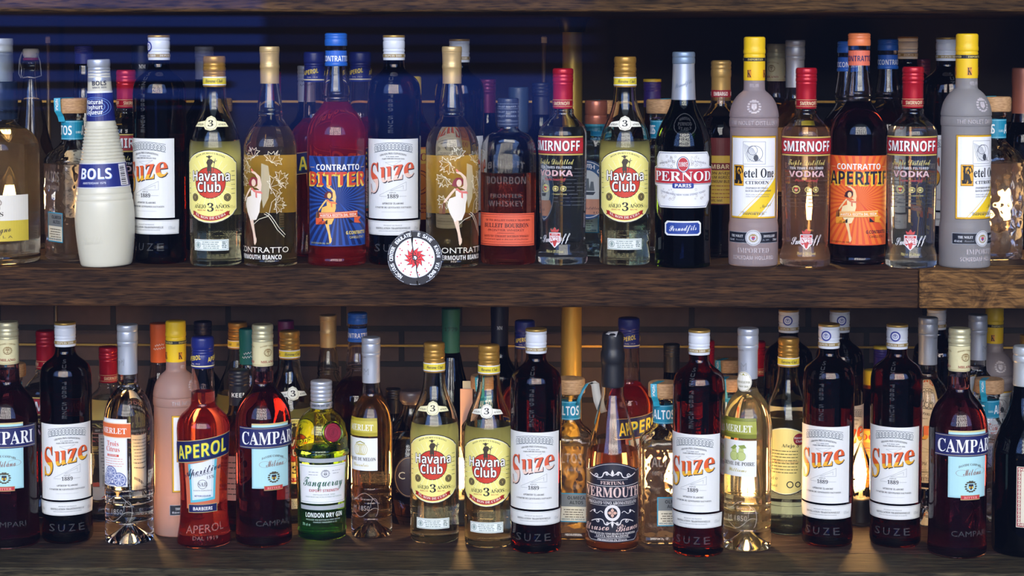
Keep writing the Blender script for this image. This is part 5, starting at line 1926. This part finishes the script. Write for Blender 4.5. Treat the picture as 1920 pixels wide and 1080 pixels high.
def upright(px, y, z0, z1, r, label, flange=False, tip=False, cat='post', name='brass_post'):
    X = x_at(px, y, (z0 + z1) / 2)
    rt = link(bpy.data.objects.new(name, None))
    rt.location = (X, y, z0)
    tag(rt, label, cat)
    h = z1 - z0
    lathe('pole', [(0, r, 1), (h - (0.022 if flange else 0), r, 1)], 1, BRASS if r > .01 else ink((120, 108, 84), .4, .7, 'dull_brass'), rt, 28, n=1)
    if flange:
        lathe('flange', [(h - .024, r * 1.25, 1), (h - .01, r * 1.4), (h, r * 1.9, 1)], 1, plastic((26, 26, 40), .4), rt, 28, n=1)
    lathe('foot', [(0, r * 1.5, 1), (.006, r * 1.4, 1)], 1, BRASS, rt, 24, n=1)
    if tip:
        lathe('tip', [(h - .0005, r * 1.15, 1), (h + .009, r * 1.15), (h + .011, r * .7)], 1, PALE, rt, 16, n=1)
    return rt


upright(1073, 0.36, Z_UP, 0.3484, 0.0160, 'thick polished brass post standing on the middle shelf behind a red-capped bottle', True)
upright(1071, 0.36, Z_LOW, -0.053, 0.0168, 'thick polished brass post on the bottom shelf, rising behind a torn blue ribbon', True)
upright(92, 0.47, Z_UP, 0.308, 0.0036, 'thin dull rod with pale tip, beside the swing-top bottle neck', tip=True, cat='rod', name='thin_rod')
upright(1020, 0.47, Z_UP, 0.308, 0.0042, 'thin dull rod with pale tip, beside the thick brass post', tip=True, cat='rod', name='thin_rod')
upright(106, 0.47, Z_LOW, -0.058, 0.0036, 'thin dull rod on the bottom shelf behind a white-capped brown bottle', cat='rod', name='thin_rod')
for z, lab in ((0.2086, 'thin brass rail running along the wall behind the upper row'), (-0.2074, 'thin brass rail running along the wall behind the lower row')):
    tag(box('brass_rail', -XW + .002, XW - .002, 0.525, 0.531, z - .0018, z + .0018, RAILM), lab, 'rail')

# round sticker on the outside of the window
def sticker():
    P = Print('sticker')
    P.ell(0, 0, 52, 52, (20, 20, 30), 0, 'paper', 48)
    for k in range(10):
        a = 2 * PI * (k + .5) / 10
        P.line([(50.5 * math.cos(a + d * .02), 50.5 * math.sin(a + d * .02)) for d in range(-9, 10)], 1.2, (224, 224, 228), 1)
    P.ell(0, 0, 37.5, 37.5, (236, 234, 240), 1, 'disc', 48)
    rr = random.Random(3)
    for k in range(26):
        a, d = 2 * PI * k / 13 + rr.random() * .2, 28 if k % 2 else 33
        x, y, h = d * math.cos(a), d * math.sin(a), rr.random() * 6
        P.poly([(x + 2.2 * math.cos(h + j * 2.09), y + 2.2 * math.sin(h + j * 2.09)) for j in range(3)], (200, 40, 56), 2, 'disc')
    star = []
    for k in range(24):
        r, a = (20, -.08) if k % 2 else (12.5, .16)
        star.append((r * math.cos(2 * PI * k / 24 + a), r * math.sin(2 * PI * k / 24 + a)))
    P.poly([(a * 1.07, b * 1.07) for a, b in star], (30, 16, 20), 3, 'star')
    P.poly(star, (214, 40, 46), 4, 'star')
    for k in range(10):
        a = 2 * PI * k / 10
        P.line([(7 * math.cos(a), 7 * math.sin(a)), (11.5 * math.cos(a + .4), 11.5 * math.sin(a + .4))], 1.3, (60, 14, 20), 5, 'star')
    P.ell(0, 0, 5.4, 5.4, (30, 16, 20), 5, 'star')
    P.ell(0, 0, 3.4, 3.4, (236, 234, 240), 6, 'star')
    crack = [(-6, 51), (-5, 40), (-4.4, 34), (-5, 26), (-3, 14), (-4, 4), (0, -4), (3, -14), (3, -24), (6, -36), (4, -44), (5, -51)]
    P.line(crack, 1.8, (30, 24, 28), 8, 'tear')
    P.poly([(-8, 40), (-3, 40), (-4, 28), (-6, 28)], (30, 24, 28), 8, 'tear')
    P.poly([(1, -44), (9, -44), (7, -50), (3, -50)], (30, 24, 28), 8, 'tear')
    txt = [('NSCIOUS CENTER', 233, 155), ('EMULATE', 140, 102), ('E SAVE', 80, 48), ('KNOW', 28, 4), ('VIA BACK', -14, -52)]
    for s_, a0, a1 in txt:
        for k, c in enumerate(s_):
            if c == ' ':
                continue
            a = math.radians(a0 + (a1 - a0) * k / max(1, len(s_) - 1))
            P.shape(*[[(x * 1.0, y) for x, y in rot_glyph(c, a, 41.2, 6.6, 4.6)], text_geo(c, 'gb')[1]], (236, 236, 240), 5, 'lettering')
    y = PANE_Y - 0.0064
    X, Z = x_at(778, y, 0), 0
    Z = z_at(483.5, X, y)
    o = P.build(None, 1 / 1430, lambda v: 0, flat=True, lift=0.0)
    o.location = (X, y, Z)
    tag(o, 'round black and white sticker with a red star, cracked, on the window', 'sticker')


def rot_glyph(c, a, r, h, wd):
    V, Fc = text_geo(c, 'gb')
    x0, x1 = min(p[0] for p in V), max(p[0] for p in V)
    out = []
    for x, y in V:
        u = ((x - x0) / (x1 - x0) - .5) * wd * (0.4 if c == 'I' else 1)
        q = r + y / .69 * h
        b = a - PI / 2
        out.append((u * math.cos(b) - q * math.sin(b), u * math.sin(b) + q * math.cos(b)))
    return out


sticker()


# ------------------------------------------------------------------ filament lamps among the bottles
FIL = glow((1.0, 0.56, 0.20), 130)
ENV, _t, _o = newmat('lamp_glass')
_a = _t.nodes.new('ShaderNodeBsdfTransparent')
_a.inputs[0].default_value = (1, 0.96, 0.88, 1)
_g = _t.nodes.new('ShaderNodeBsdfGlossy')
_g.inputs['Roughness'].default_value = 0.02
_f = _t.nodes.new('ShaderNodeLayerWeight')
_f.inputs[0].default_value = 0.25
_m = _t.nodes.new('ShaderNodeMixShader')
_t.links.new(_f.outputs[0], _m.inputs[0])
_t.links.new(_a.outputs[0], _m.inputs[1])
_t.links.new(_g.outputs[0], _m.inputs[2])
_t.links.new(_m.outputs[0], _o.inputs[0])


def lamp():
    r = link(bpy.data.objects.new('filament_lamp', None))
    s = 0.001
    lathe('socket', [(0, 19, 1), (3, 19.5), (5, 16), (30, 15.5), (38, 15), (40, 13)], s, plastic((22, 20, 20), .5), r, 28)
    e = lathe('glass_envelope', [(38.5, 9, 1), (44, 11), (56, 15.6), (70, 17.6), (86, 16), (102, 11.2), (114, 6), (122, 2.4), (125, .6)], s, ENV, r, 32)
    V, Fc = [], []
    G = ([], [])
    for k in range(4):
        a = PI / 2 * k + .4
        add_geo(G, tube_geo([(4 * s * math.cos(a), 4 * s * math.sin(a), 54 * s), (7 * s * math.cos(a), 7 * s * math.sin(a), 74 * s), (3 * s * math.cos(a), 3 * s * math.sin(a), 98 * s)], 2.6 * s, 8))
    mesh_ob('filament', G[0], G[1], FIL, r, smooth=60)
    lathe('stem', [(40, 4, 1), (50, 2.4), (56, 1.6)], s, sheer((200, 180, 150), .5), r, 12)
    return r


LAMPS = [(1614, 0.150, Z_LOW, 'glowing filament lamp on black socket between two white-labelled brown bottles, bottom shelf'),
         (268, 0.15, Z_LOW, 'glowing filament lamp behind the slim clear orange-banner bottle, bottom shelf'),
         (405, 0.155, Z_LOW, 'glowing filament lamp behind the bright red bottle, bottom shelf'),
         (618, 0.14, Z_LOW, 'glowing filament lamp behind the green gin with the wax seal, bottom shelf'),
         (862, 0.14, Z_LOW, 'glowing filament lamp behind two yellow-label rums, bottom shelf'),
         (1108, 0.17, Z_LOW, 'glowing filament lamp behind the black-waxed amber bottle, bottom shelf'),
         (1256, 0.21, Z_LOW, 'glowing filament lamp behind a square blue-sealed bottle and a brown one, bottom shelf'),
         (1400, 0.11, Z_LOW, 'glowing filament lamp behind the pale pear liqueur bottle, bottom shelf'),
         (-15, 0.105, Z_UP, 'glowing filament lamp behind the stout lemon-label gin, middle shelf'),
         (628, 0.20, Z_UP, 'glowing filament lamp behind the red bitter with blue cap, middle shelf'),
         (1497, 0.085, Z_UP, 'glowing filament lamp behind the pink-tinged red-banner vodka, middle shelf'),
         (1868, 0.11, Z_UP, 'glowing filament lamp behind the hammered square bottle at the shelf end')]
proto = None
for i, (px, y, z, lab) in enumerate(LAMPS):
    r = lamp() if proto is None else copy_tree(proto)
    proto = proto or r
    r.location = (x_at(px, y, z + .07), y, z)
    tag(r, lab, 'lamp', 'filament lamps between the bottles')


# ------------------------------------------------------------------ setting the bottles out
CACHE = {}
REPORT = []


def put(maker_, cx, label, group, base=None, y=None, top=None, yaw=0, up=True, lean=0, H=None, r=48, rc=20, sc=SU, name=None, **kw):
    """cx: pixel column of the foot; base: pixel row of its front edge; top: pixel row of the cap's far rim"""
    key = (maker_.__name__, tuple(sorted((a, str(b)) for a, b in kw.items())))
    if key in CACHE:
        root = copy_tree(CACHE[key])
    else:
        root = maker_(**kw)
        CACHE[key] = root
    zs = Z_UP if up else Z_LOW
    X = (cx - 960) / 1330
    h, rb = H * sc, r * sc
    if y is None and base is not None:
        lo, hi = -0.2, 0.6
        for _ in range(40):
            y = (lo + hi) / 2
            X = x_at(cx, y, zs)
            lo, hi = (y, hi) if project((X, y - rb, zs))[1] > base else (lo, y)
    elif y is None:
        lo, hi = -0.2, 0.6
        for _ in range(40):
            y = (lo + hi) / 2
            X = x_at(cx, y, zs)
            lo, hi = (y, hi) if project((X, y + rc * sc, zs + h))[1] > top else (lo, y)
    X = x_at(cx, y, zs)
    s = 1.0
    if top is not None:
        s = (z_at(top, X, y + (rc * sc if not up else 0)) - zs) / h
    root.location = (X, y, zs)
    root.scale = (s, s, s)
    root.rotation_euler = (0, math.radians(lean), math.radians(yaw) - math.atan((X - CAM[0]) / (y - CAM[1])))
    if name:
        root.name = name
    tag(root, label, 'bottle', group)
    REPORT.append((maker_.__name__, cx, round(X, 3), round(y, 3), round(s, 3)))
    return root


def S(cx, label, **k):
    return put(suze, cx, label, 'brown gentian aperitif bottles', H=432.5, r=49, **k)


def HV(cx, label, **k):
    return put(rum, cx, label, 'yellow-label white rum bottles', H=396, r=48, **k)


def SM(cx, label, **k):
    return put(vodka, cx, label, 'red-capped vodka bottles', H=373, r=47, **k)


def TQ(cx, label, **k):
    return put(tequila, cx, label, 'wood-stoppered tequila bottles', H=307, r=44, rc=29, **k)


def CB(cx, label, **k):
    return put(bitter, cx, label, 'blue-capped bitter bottles', H=435, r=54, **k)


def AP(cx, label, **k):
    return put(aperol, cx, label, 'navy-capped red aperitif bottles', H=396.5, r=51, sc=SL, **k)


def CP(cx, label, **k):
    return put(campari, cx, label, 'cream-capped red bitter bottles', H=420, r=54, sc=SL, **k)


def ML(cx, label, **k):
    return put(fruit, cx, label, 'silver-capsuled fruit liqueur bottles', H=422, r=46, sc=SL, **k)


def KT(cx, label, **k):
    return put(frost_vodka, cx, label, 'frosted yellow-capped vodka bottles', H=433, r=46, **k)


def WL(cx, label, h=400, **k):
    g = k.pop('group', 'dim capsuled bottles at the back')
    return put(wine_like, cx, label, g, H=h, r=46, h=h, **k)


# ---- upper row, front
put(stout_gin, 1, 'stout clear gin bottle with white and lemon label, cut by the frame', 'single bottles', base=498, top=72, yaw=-4, H=426, r=74)
TQ(139, 'square hammered bottle with broad wooden stopper beside the white yoghurt liqueur', base=490, top=183, yaw=-60, rib=48)
put(yoghurt, 200, 'opaque white yoghurt liqueur bottle with blue bands', 'single bottles', base=502, top=111, yaw=-12, lean=-1.6, H=388.6, r=48)
S(302, 'brown white-capped bottle beside the opaque white yoghurt liqueur', base=496, top=66, yaw=-36, emblem=30)
HV(405, 'yellow-label rum on the middle shelf, beside the first white-capped brown bottle', base=501, top=105, yaw=-12, yellow=True)
put(bianco, 508, 'pale gold vermouth printed with dancing woman, beside the yellow-label rum', 'pale gold vermouth bottles', base=501, top=87, yaw=-25, H=413, r=50)
CB(632, 'red bitter bottle with blue cap and blue sunburst label', base=500, top=62, yaw=3)
S(740, 'brown white-capped bottle directly behind the round window sticker', base=498, top=66, yaw=-6, pale=True)
put(bianco, 848, 'pale gold vermouth printed with dancing woman, next to the window sticker', 'pale gold vermouth bottles', base=502, top=87, yaw=27, H=413, r=50)
put(bourbon, 953, 'flask-shaped amber bourbon with orange label', 'single bottles', base=497, top=184, yaw=-8, H=311, r=33)
SM(1055, 'clear vodka with red banner just before the upper brass post', base=498, top=128, yaw=-20)
HV(1171, 'yellow-label rum between a red-capped vodka and the dark green aniseed bottle', base=499, top=106, yaw=0)
put(anise, 1280, 'dark green aniseed bottle with white winged label and silver foil', 'single bottles', base=504, top=97, yaw=0, H=406, r=53)
KT(1412, 'frosted yellow-capped vodka with full white lemon-striped label facing forward', base=501, top=69, yaw=0)
SM(1509, 'pink-tinged vodka with red banner beside the frosted yellow-capped bottle', base=502, top=127, yaw=3, liq=(0.98, 0.86, 0.76), dens=10, veil=.16, vc=(238, 184, 150))  # peach tint paints lamp glow into this clear vodka
put(bitter, 1607, 'purple-red aperitif with orange cap and orange sunburst label', 'single bottles', base=498, top=62, yaw=2, H=435, r=54, orange=True)
SM(1708, 'clear vodka with red banner beside the orange-label aperitif', base=504, top=125, yaw=-2, veil=.12, vc=(214, 212, 196))
KT(1808, 'frosted yellow-capped vodka with its label turned toward the shelf end', base=504, top=63, yaw=42, tint=(192, 190, 192))
TQ(1862, 'square hammered bottle half hidden by the turned frosted vodka', y=0.025, top=180, yaw=118, rib=-118)

# ---- upper row, behind
put(swing, 63, 'amber swing-top bottle with white stopper beside the stout gin', 'swing-top bottles', y=0.15, top=91, yaw=-20, H=403, r=46, fill=300)
WL(162, 'slim dark bottle with navy capsule behind the yoghurt liqueur', h=408, y=0.13, top=86, capc=(36, 36, 110), capz=36, word=None, band=None, slope=True, met=False, fillk=.6, tint=(0.75, 0.7, 0.6), liq=(.4, .2, .1), paper=(200, 196, 180), group='slim bottles with coloured caps')
SM(240, 'vodka with red cap peeking between yoghurt liqueur and brown bottle', y=0.06, top=131, yaw=20, liq=(0.5, 0.2, 0.25), dens=40)
WL(270, 'bottle with black lettered capsule behind the first white-capped brown bottle', h=412, y=0.17, top=84, capc=(30, 32, 48), word='MM', capz=80, capr=21, rib=False, wordv=.4, wsty='sb')
WL(386, 'dark bottle with grey ribbed capsule behind the first upper yellow-label rum', h=408, y=0.13, top=87, capc=(108, 108, 116), capz=66, tint=(.06, .06, .07), met=False)
TQ(411, 'wood-stoppered bottle glimpsed through the first upper rum neck', y=0.22, top=183, yaw=10)
WL(512, 'bottle with dark red capsule behind the first dancing-woman vermouth', h=360, y=0.215, top=134, capc=(140, 26, 44), capz=60, liq=(.3, .2, .1), group='slim bottles with coloured caps')
WL(577, 'dark bottle with silver signed capsule beside the upper navy-capped aperitif', h=365, y=0.15, top=123, capc=(176, 176, 180), capz=72, capr=18, squig=(90, 90, 100), tint=(.05, .06, .06), wordv=.45)
AP(592, 'navy-capped red aperitif behind the blue-label bitter, nearer the vermouth', y=0.055, top=97, yaw=24, fill=268)
AP(677, 'navy-capped red aperitif behind the blue-label bitter, nearer the sticker', y=0.105, top=97, yaw=20, fill=268)
put(orange_liqueur, 773, 'square orange liqueur with yellow cap behind the stickered brown bottle', 'orange liqueur bottles', y=0.135, top=143, yaw=20, H=336, r=39)
S(862, 'brown white-capped bottle standing behind the second dancing-woman vermouth', y=0.085, top=73, yaw=0, fill=230)
WL(913, 'dark bottle with plum-coloured capsule behind the bourbon flask', h=344, y=0.2, top=148, capc=(110, 34, 76), capz=70, group='slim bottles with coloured caps')
WL(972, 'dark bottle with plain teal-grey capsule behind the bourbon flask', h=330, y=0.13, top=163, capc=(44, 62, 84), capz=92, capr=20, rib=False, met=False)
WL(1014, 'dark bottle with navy ribbed capsule between bourbon and brass post', h=338, y=0.20, top=155, capc=(26, 34, 62), capz=66, met=False)
put(naval_gin, 1117, 'gin with copper cap and round blue label behind a yellow-label rum', 'single bottles', y=0.065, top=188, yaw=-20, H=302, r=47)
TQ(1124, 'wood-stoppered bottle hidden behind the copper-capped gin', y=0.19, top=187, yaw=5)
put(wine_like, 1222, 'slim bottle with purple cap topped yellow, behind the middle-shelf aniseed bottle', 'slim bottles with coloured caps', H=345, r=46, y=0.27, top=148, h=345, capc=(56, 38, 116), capz=60, tint=(.8, .6, .3), liq=(.8, .4, .1), dens=20, met=False, cap_top=(214, 180, 40))
TQ(1238, 'wood-stoppered bottle between the rum and the dark green aniseed bottle', y=0.10, top=185, yaw=88, rib=100)
put(swing, 1277, 'swing-top bottle whose wire shows beside the aniseed bottle neck', 'swing-top bottles', y=0.20, top=106, yaw=60, H=403, r=46, metalc=(206, 206, 204))
put(dark_rum, 1350, 'dark rum with gold capsule and red and yellow label', 'single bottles', y=0.055, top=113, yaw=8, H=378, r=46)
CP(1453, 'cream-capped dark bottle behind the forward-facing frosted vodka', y=0.25, top=82, yaw=-40, fill=280)
ML(1488, 'silver-capsuled liqueur behind the pink-tinged vodka', y=0.165, top=75, yaw=60, kind='melon')
CB(1586, 'blue-capped bitter behind the orange-label aperitif, frosted vodka side', y=0.085, top=77, yaw=40, dark=True)
CB(1661, 'blue-capped bitter behind the orange-label aperitif, far side', y=0.15, top=73, yaw=36, dark=True)
S(1698, 'brown white-capped bottle standing behind the clear vodka near the shelf end', y=0.235, top=68, yaw=26, fill=210)
WL(1724, 'bottle with dim plum capsule deep behind the shelf-end clear vodka', h=390, y=0.325, top=110, capc=(88, 36, 66), capz=70, group='slim bottles with coloured caps')
S(1770, 'brown white-capped bottle standing just behind the turned frosted vodka', y=0.105, top=70, yaw=18, fill=250)
WL(1914, 'dark whisky bottle with copper neck band at the shelf end', h=366, y=0.17, top=127, capc=(150, 96, 80), capz=112, capr=22, rib=False, tint=(.12, .09, .07), paper=(24, 26, 34), liq=(.5, .2, .05))

# ---- lower row, front
L = dict(up=False)
CP(20, 'cream-capped red bitter cut by the frame on the bottom shelf', base=1031, top=600, yaw=-14, **L)
S(127, 'brown white-capped bottle beside the frame-cut red bitter, bottom shelf', base=1021, top=601, yaw=-2, **L)
ML(243, 'clear fruit liqueur with orange banner and sliced citrus label', base=1023, top=605, yaw=-40, **L)
KT(333, 'frosted pinkish yellow-capped vodka behind the orange-banner liqueur', base=1008, top=598, yaw=52, up=False, tint=(206, 176, 168))
AP(383, 'bright red aperitif with slanted navy banner, front of bottom shelf', base=1029, top=628, yaw=-3, fill=292, **L)
CP(495, 'cream-capped red bitter beside the bright red aperitif', base=1028, top=605, yaw=18, **L)
put(gin, 604, 'green gin bottle with dark red wax seal', 'single bottles', base=1015, top=710, yaw=3, H=299, r=46, sc=SL, up=False)
ML(697, 'small amber melon liqueur with olive banner', base=1012, top=629, yaw=-32, kind='melon', rs=.93, **L)
HV(815, 'yellow-label rum next to the melon liqueur, bottom shelf', base=1021, top=639, yaw=-5, yellow=True, **L)
HV(917, 'yellow-label rum beside a brown bottle, the nearer of two, bottom shelf', base=1029, top=643, yaw=-7, **L)
S(1005, 'brown white-capped bottle with pale pink lettering next to the nearer rum', base=1040, top=613, yaw=-8, pale=True, up=False, tint=(0.46, 0.17, 0.06))
put(wax_vermouth, 1148, 'amber vermouth with black wax top and ornate black label', 'single bottles', base=1035, top=620, yaw=0, H=412, r=50, sc=SL, up=False)
S(1309, 'amber-brown white-capped bottle beside the pear liqueur', base=1046, top=615, yaw=-15, up=False, tint=(0.62, 0.24, 0.07))
ML(1400, 'pale pear liqueur with green banner and round medal', base=1036, top=612, yaw=-24, kind='poire', **L)
S(1551, 'brown bottle with blue cap emblem, on the pear liqueur side of the lamp', base=1028, top=604, yaw=-14, emblem=2, up=False, tint=(0.46, 0.17, 0.06))
S(1678, 'brown bottle with blue cap emblem, on the red bitter side of the lamp', base=1029, top=605, yaw=-8, emblem=2, up=False, tint=(0.56, 0.21, 0.065))
CP(1794, 'cream-capped red bitter next to the black-blue bottle at the shelf end', base=1049, top=612, yaw=23, **L)
put(amaro, 1917, 'near-black bottle with cream and crimson label, cut by the frame', 'single bottles', base=1048, top=645, yaw=30, H=403, r=59, rc=23, sc=SL, up=False)

# ---- lower row, second and third ranks
TQ(1068, 'wood-stoppered bottle with a torn curling ribbon', base=1013, top=703, yaw=-4, torn=True, sealed=False, sc=SU, **L)
TQ(1243, 'wood-stoppered bottle with blue seal next to the black-waxed vermouth', base=1021, top=710, yaw=6, **L)
HV(1476, 'yellow-label rum turned to show its back text, behind the pear liqueur', base=1004, top=630, yaw=-6, turned=True, **L)
SM(206, 'red-capped vodka turned backward behind the orange-banner liqueur', y=0.17, top=647, yaw=10, turned=True, **L)
SM(90, 'dim red-capped bottle between the frame-cut bitter and brown bottle', y=0.19, top=617, yaw=20, liq=(0.45, 0.05, 0.12), dens=60, **L)
TQ(26, 'wood-stoppered bottle hidden behind the frame-cut red bitter', y=0.255, top=676, yaw=4, **L)
WL(302, 'clear bottle with plain orange capsule beside the pinkish frosted vodka', h=440, y=0.235, top=603, capc=(206, 98, 34), capz=92, capr=21.5, rib=False, met=False, slope=True, tint=(.95, .9, .88), liq=(.95, .8, .76), dens=10, squig=WHITE, wordv=.35, group='slim bottles with coloured caps', **L)
WL(383, 'dark bottle with navy capsule behind the bright red aperitif', h=415, y=0.34, top=600, capc=(22, 26, 54), capz=80, capr=21, met=False, **L)
HV(448, 'dim yellow-banded rum between red aperitif and teal capsule', y=0.29, top=601, yaw=30, **L)
WL(468, 'bottle with teal capsule behind the cream-capped bitter', h=410, y=0.20, top=613, capc=(18, 104, 100), capz=78, capr=19.5, rib=False, met=False, slope=True, tint=(.85, .8, .7), liq=(.8, .4, .2), dens=20, squig=WHITE, wordv=.2, group='slim bottles with coloured caps', **L)
put(wine_like, 450, 'small bottle with black screw cap between red aperitif and bitter', 'slim bottles with coloured caps', H=300, r=46, y=0.115, top=690, up=False, h=300, capc=(26, 28, 38), capz=66, capr=19, met=False, tint=(.9, .75, .6), liq=(.85, .4, .15), dens=26, word='KEEN', wordv=.25, paper=(206, 160, 150))
WL(538, 'bottle with deep purple capsule behind the lower cream-capped bitter', h=420, y=0.31, top=598, capc=(74, 18, 74), capz=80, met=False, tint=(.5, .1, .08), liq=(.7, .1, .05), rib=False, group='slim bottles with coloured caps', **L)
HV(545, 'yellow-banded rum behind the cream-capped bitter and green gin', y=0.165, top=617, yaw=10, **L)
put(bianco, 617, 'rose-gold capsuled vermouth behind the green gin', 'pale gold vermouth bottles', H=413, r=50, y=0.27, top=588, yaw=20, up=False)
CB(672, 'blue-capped dark bitter behind the small melon liqueur', y=0.2, top=583, yaw=-8, dark=True, plain=True, **L)
WL(738, 'little dark bottle with black cap beside the small melon liqueur', h=290, y=0.26, top=725, capc=(18, 20, 26), capz=60, met=False, tint=(.04, .04, .05), **L)
put(globe, 772, 'squat round cognac bottle with dark oval emblem', 'single bottles', H=258, r=46, rc=23, sc=SL, y=0.155, top=728, yaw=-14, up=False)
WL(846, 'dark green bottle with tall green capsule behind two rums', h=432, y=0.28, top=575, capc=(34, 92, 78), capz=98, capr=20, rib=False, met=False, slope=True, tint=(.05, .09, .07), word='1779', wordc=(20, 40, 36), wsty='sb', wordv=.5, group='slim bottles with coloured caps', **L)
TQ(908, 'wood-stoppered bottle glimpsed through the nearer lower rum neck', y=0.205, top=698, yaw=14, **L)
WL(937, 'dark bottle with navy lettered capsule behind the nearer lower rum', h=436, y=0.335, top=570, capc=(26, 28, 46), word='MM', capz=92, capr=20, rib=False, wordv=.42, met=False, wsty='sb', **L)
AP(984, 'navy-capped red aperitif behind the pale-pink-lettered brown bottle', y=0.26, top=598, yaw=30, fill=268, **L)
AP(1178, 'navy-capped red aperitif behind the black-waxed vermouth', y=0.205, top=593, yaw=44, fill=268, **L)
WL(1258, 'dark bottle with ribbed black cap behind a blue-sealed tequila', h=380, y=0.345, top=642, capc=(22, 22, 24), capz=70, capr=20, met=False, tint=(.04, .04, .04), **L)
SM(1322, 'red-capped vodka hidden behind the amber-brown bottle', y=0.28, top=636, yaw=0, **L)
SM(1417, 'red-capped vodka behind the pear liqueur', y=0.262, top=637, yaw=16, **L)
TQ(1363, 'wood-stoppered bottle deep between amber-brown bottle and pear liqueur', y=0.345, top=668, yaw=0, **L)
TQ(1366, 'wood-stoppered bottle directly behind the pear liqueur, nearer of two', y=0.2, top=702, yaw=16, **L)
S(1476, 'dim white-capped brown bottle behind the back-turned rum', y=0.19, top=577, yaw=2, emblem=8, **L)
S(1571, 'dim white-capped brown bottle behind the pear-side emblem bottle', y=0.20, top=577, yaw=20, emblem=8, **L)
put(wine_like, 1650, 'slim bottle with purple cap topped yellow, behind the lower lamp', 'slim bottles with coloured caps', H=370, r=46, y=0.30, top=646, up=False, h=370, capc=(56, 38, 116), capz=60, tint=(.8, .6, .3), liq=(.8, .4, .1), dens=20, met=False, cap_top=(214, 180, 40))
put(orange_liqueur, 1632, 'square orange liqueur behind the glowing lamp', 'orange liqueur bottles', y=0.245, top=690, yaw=-10, H=336, r=39, up=False)
ML(1736, 'silver-capsuled liqueur between emblem bottle and red bitter', y=0.165, top=592, yaw=70, **L)
S(1752, 'dim white-capped brown bottle behind a silver-capsuled liqueur', y=0.285, top=574, yaw=0, **L)
ML(1829, 'silver-capsuled liqueur behind the red bitter near the shelf end', y=0.235, top=587, yaw=50, **L)
KT(1860, 'dim frosted yellow-capped vodka at the back of the bottom shelf', y=0.335, top=572, yaw=20, **L)
TQ(1851, 'wood-stoppered bottle between red bitter and near-black bottle', y=0.13, top=704, yaw=96, rib=-80, **L)
WL(1925, 'bottle with gold cap behind the near-black shelf-end bottle', h=400, y=0.27, top=625, capc=(190, 140, 50), capz=60, capr=20, **L)
y = 0.235
x0, x1 = x_at(863, y, -0.3), x_at(886, y, -0.3)
card = link(bpy.data.objects.new('paper_card', None))
card.location = ((x0 + x1) / 2, y, Z_LOW)
tag(card, 'pale pink paper card standing behind the nearer lower yellow-label rum', 'card')
hw = (x1 - x0) / 2
box('front_flap', -hw, hw, 0, 0.0012, 0, 0.187, ink((206, 168, 150), .6, 0, 'paper'), card)
box('back_flap', -hw * .6, hw, 0.0012, 0.0026, 0, 0.199, ink((176, 186, 176), .6, 0, 'paper'), card)
for _r in REPORT:
    print('PUT', *_r)
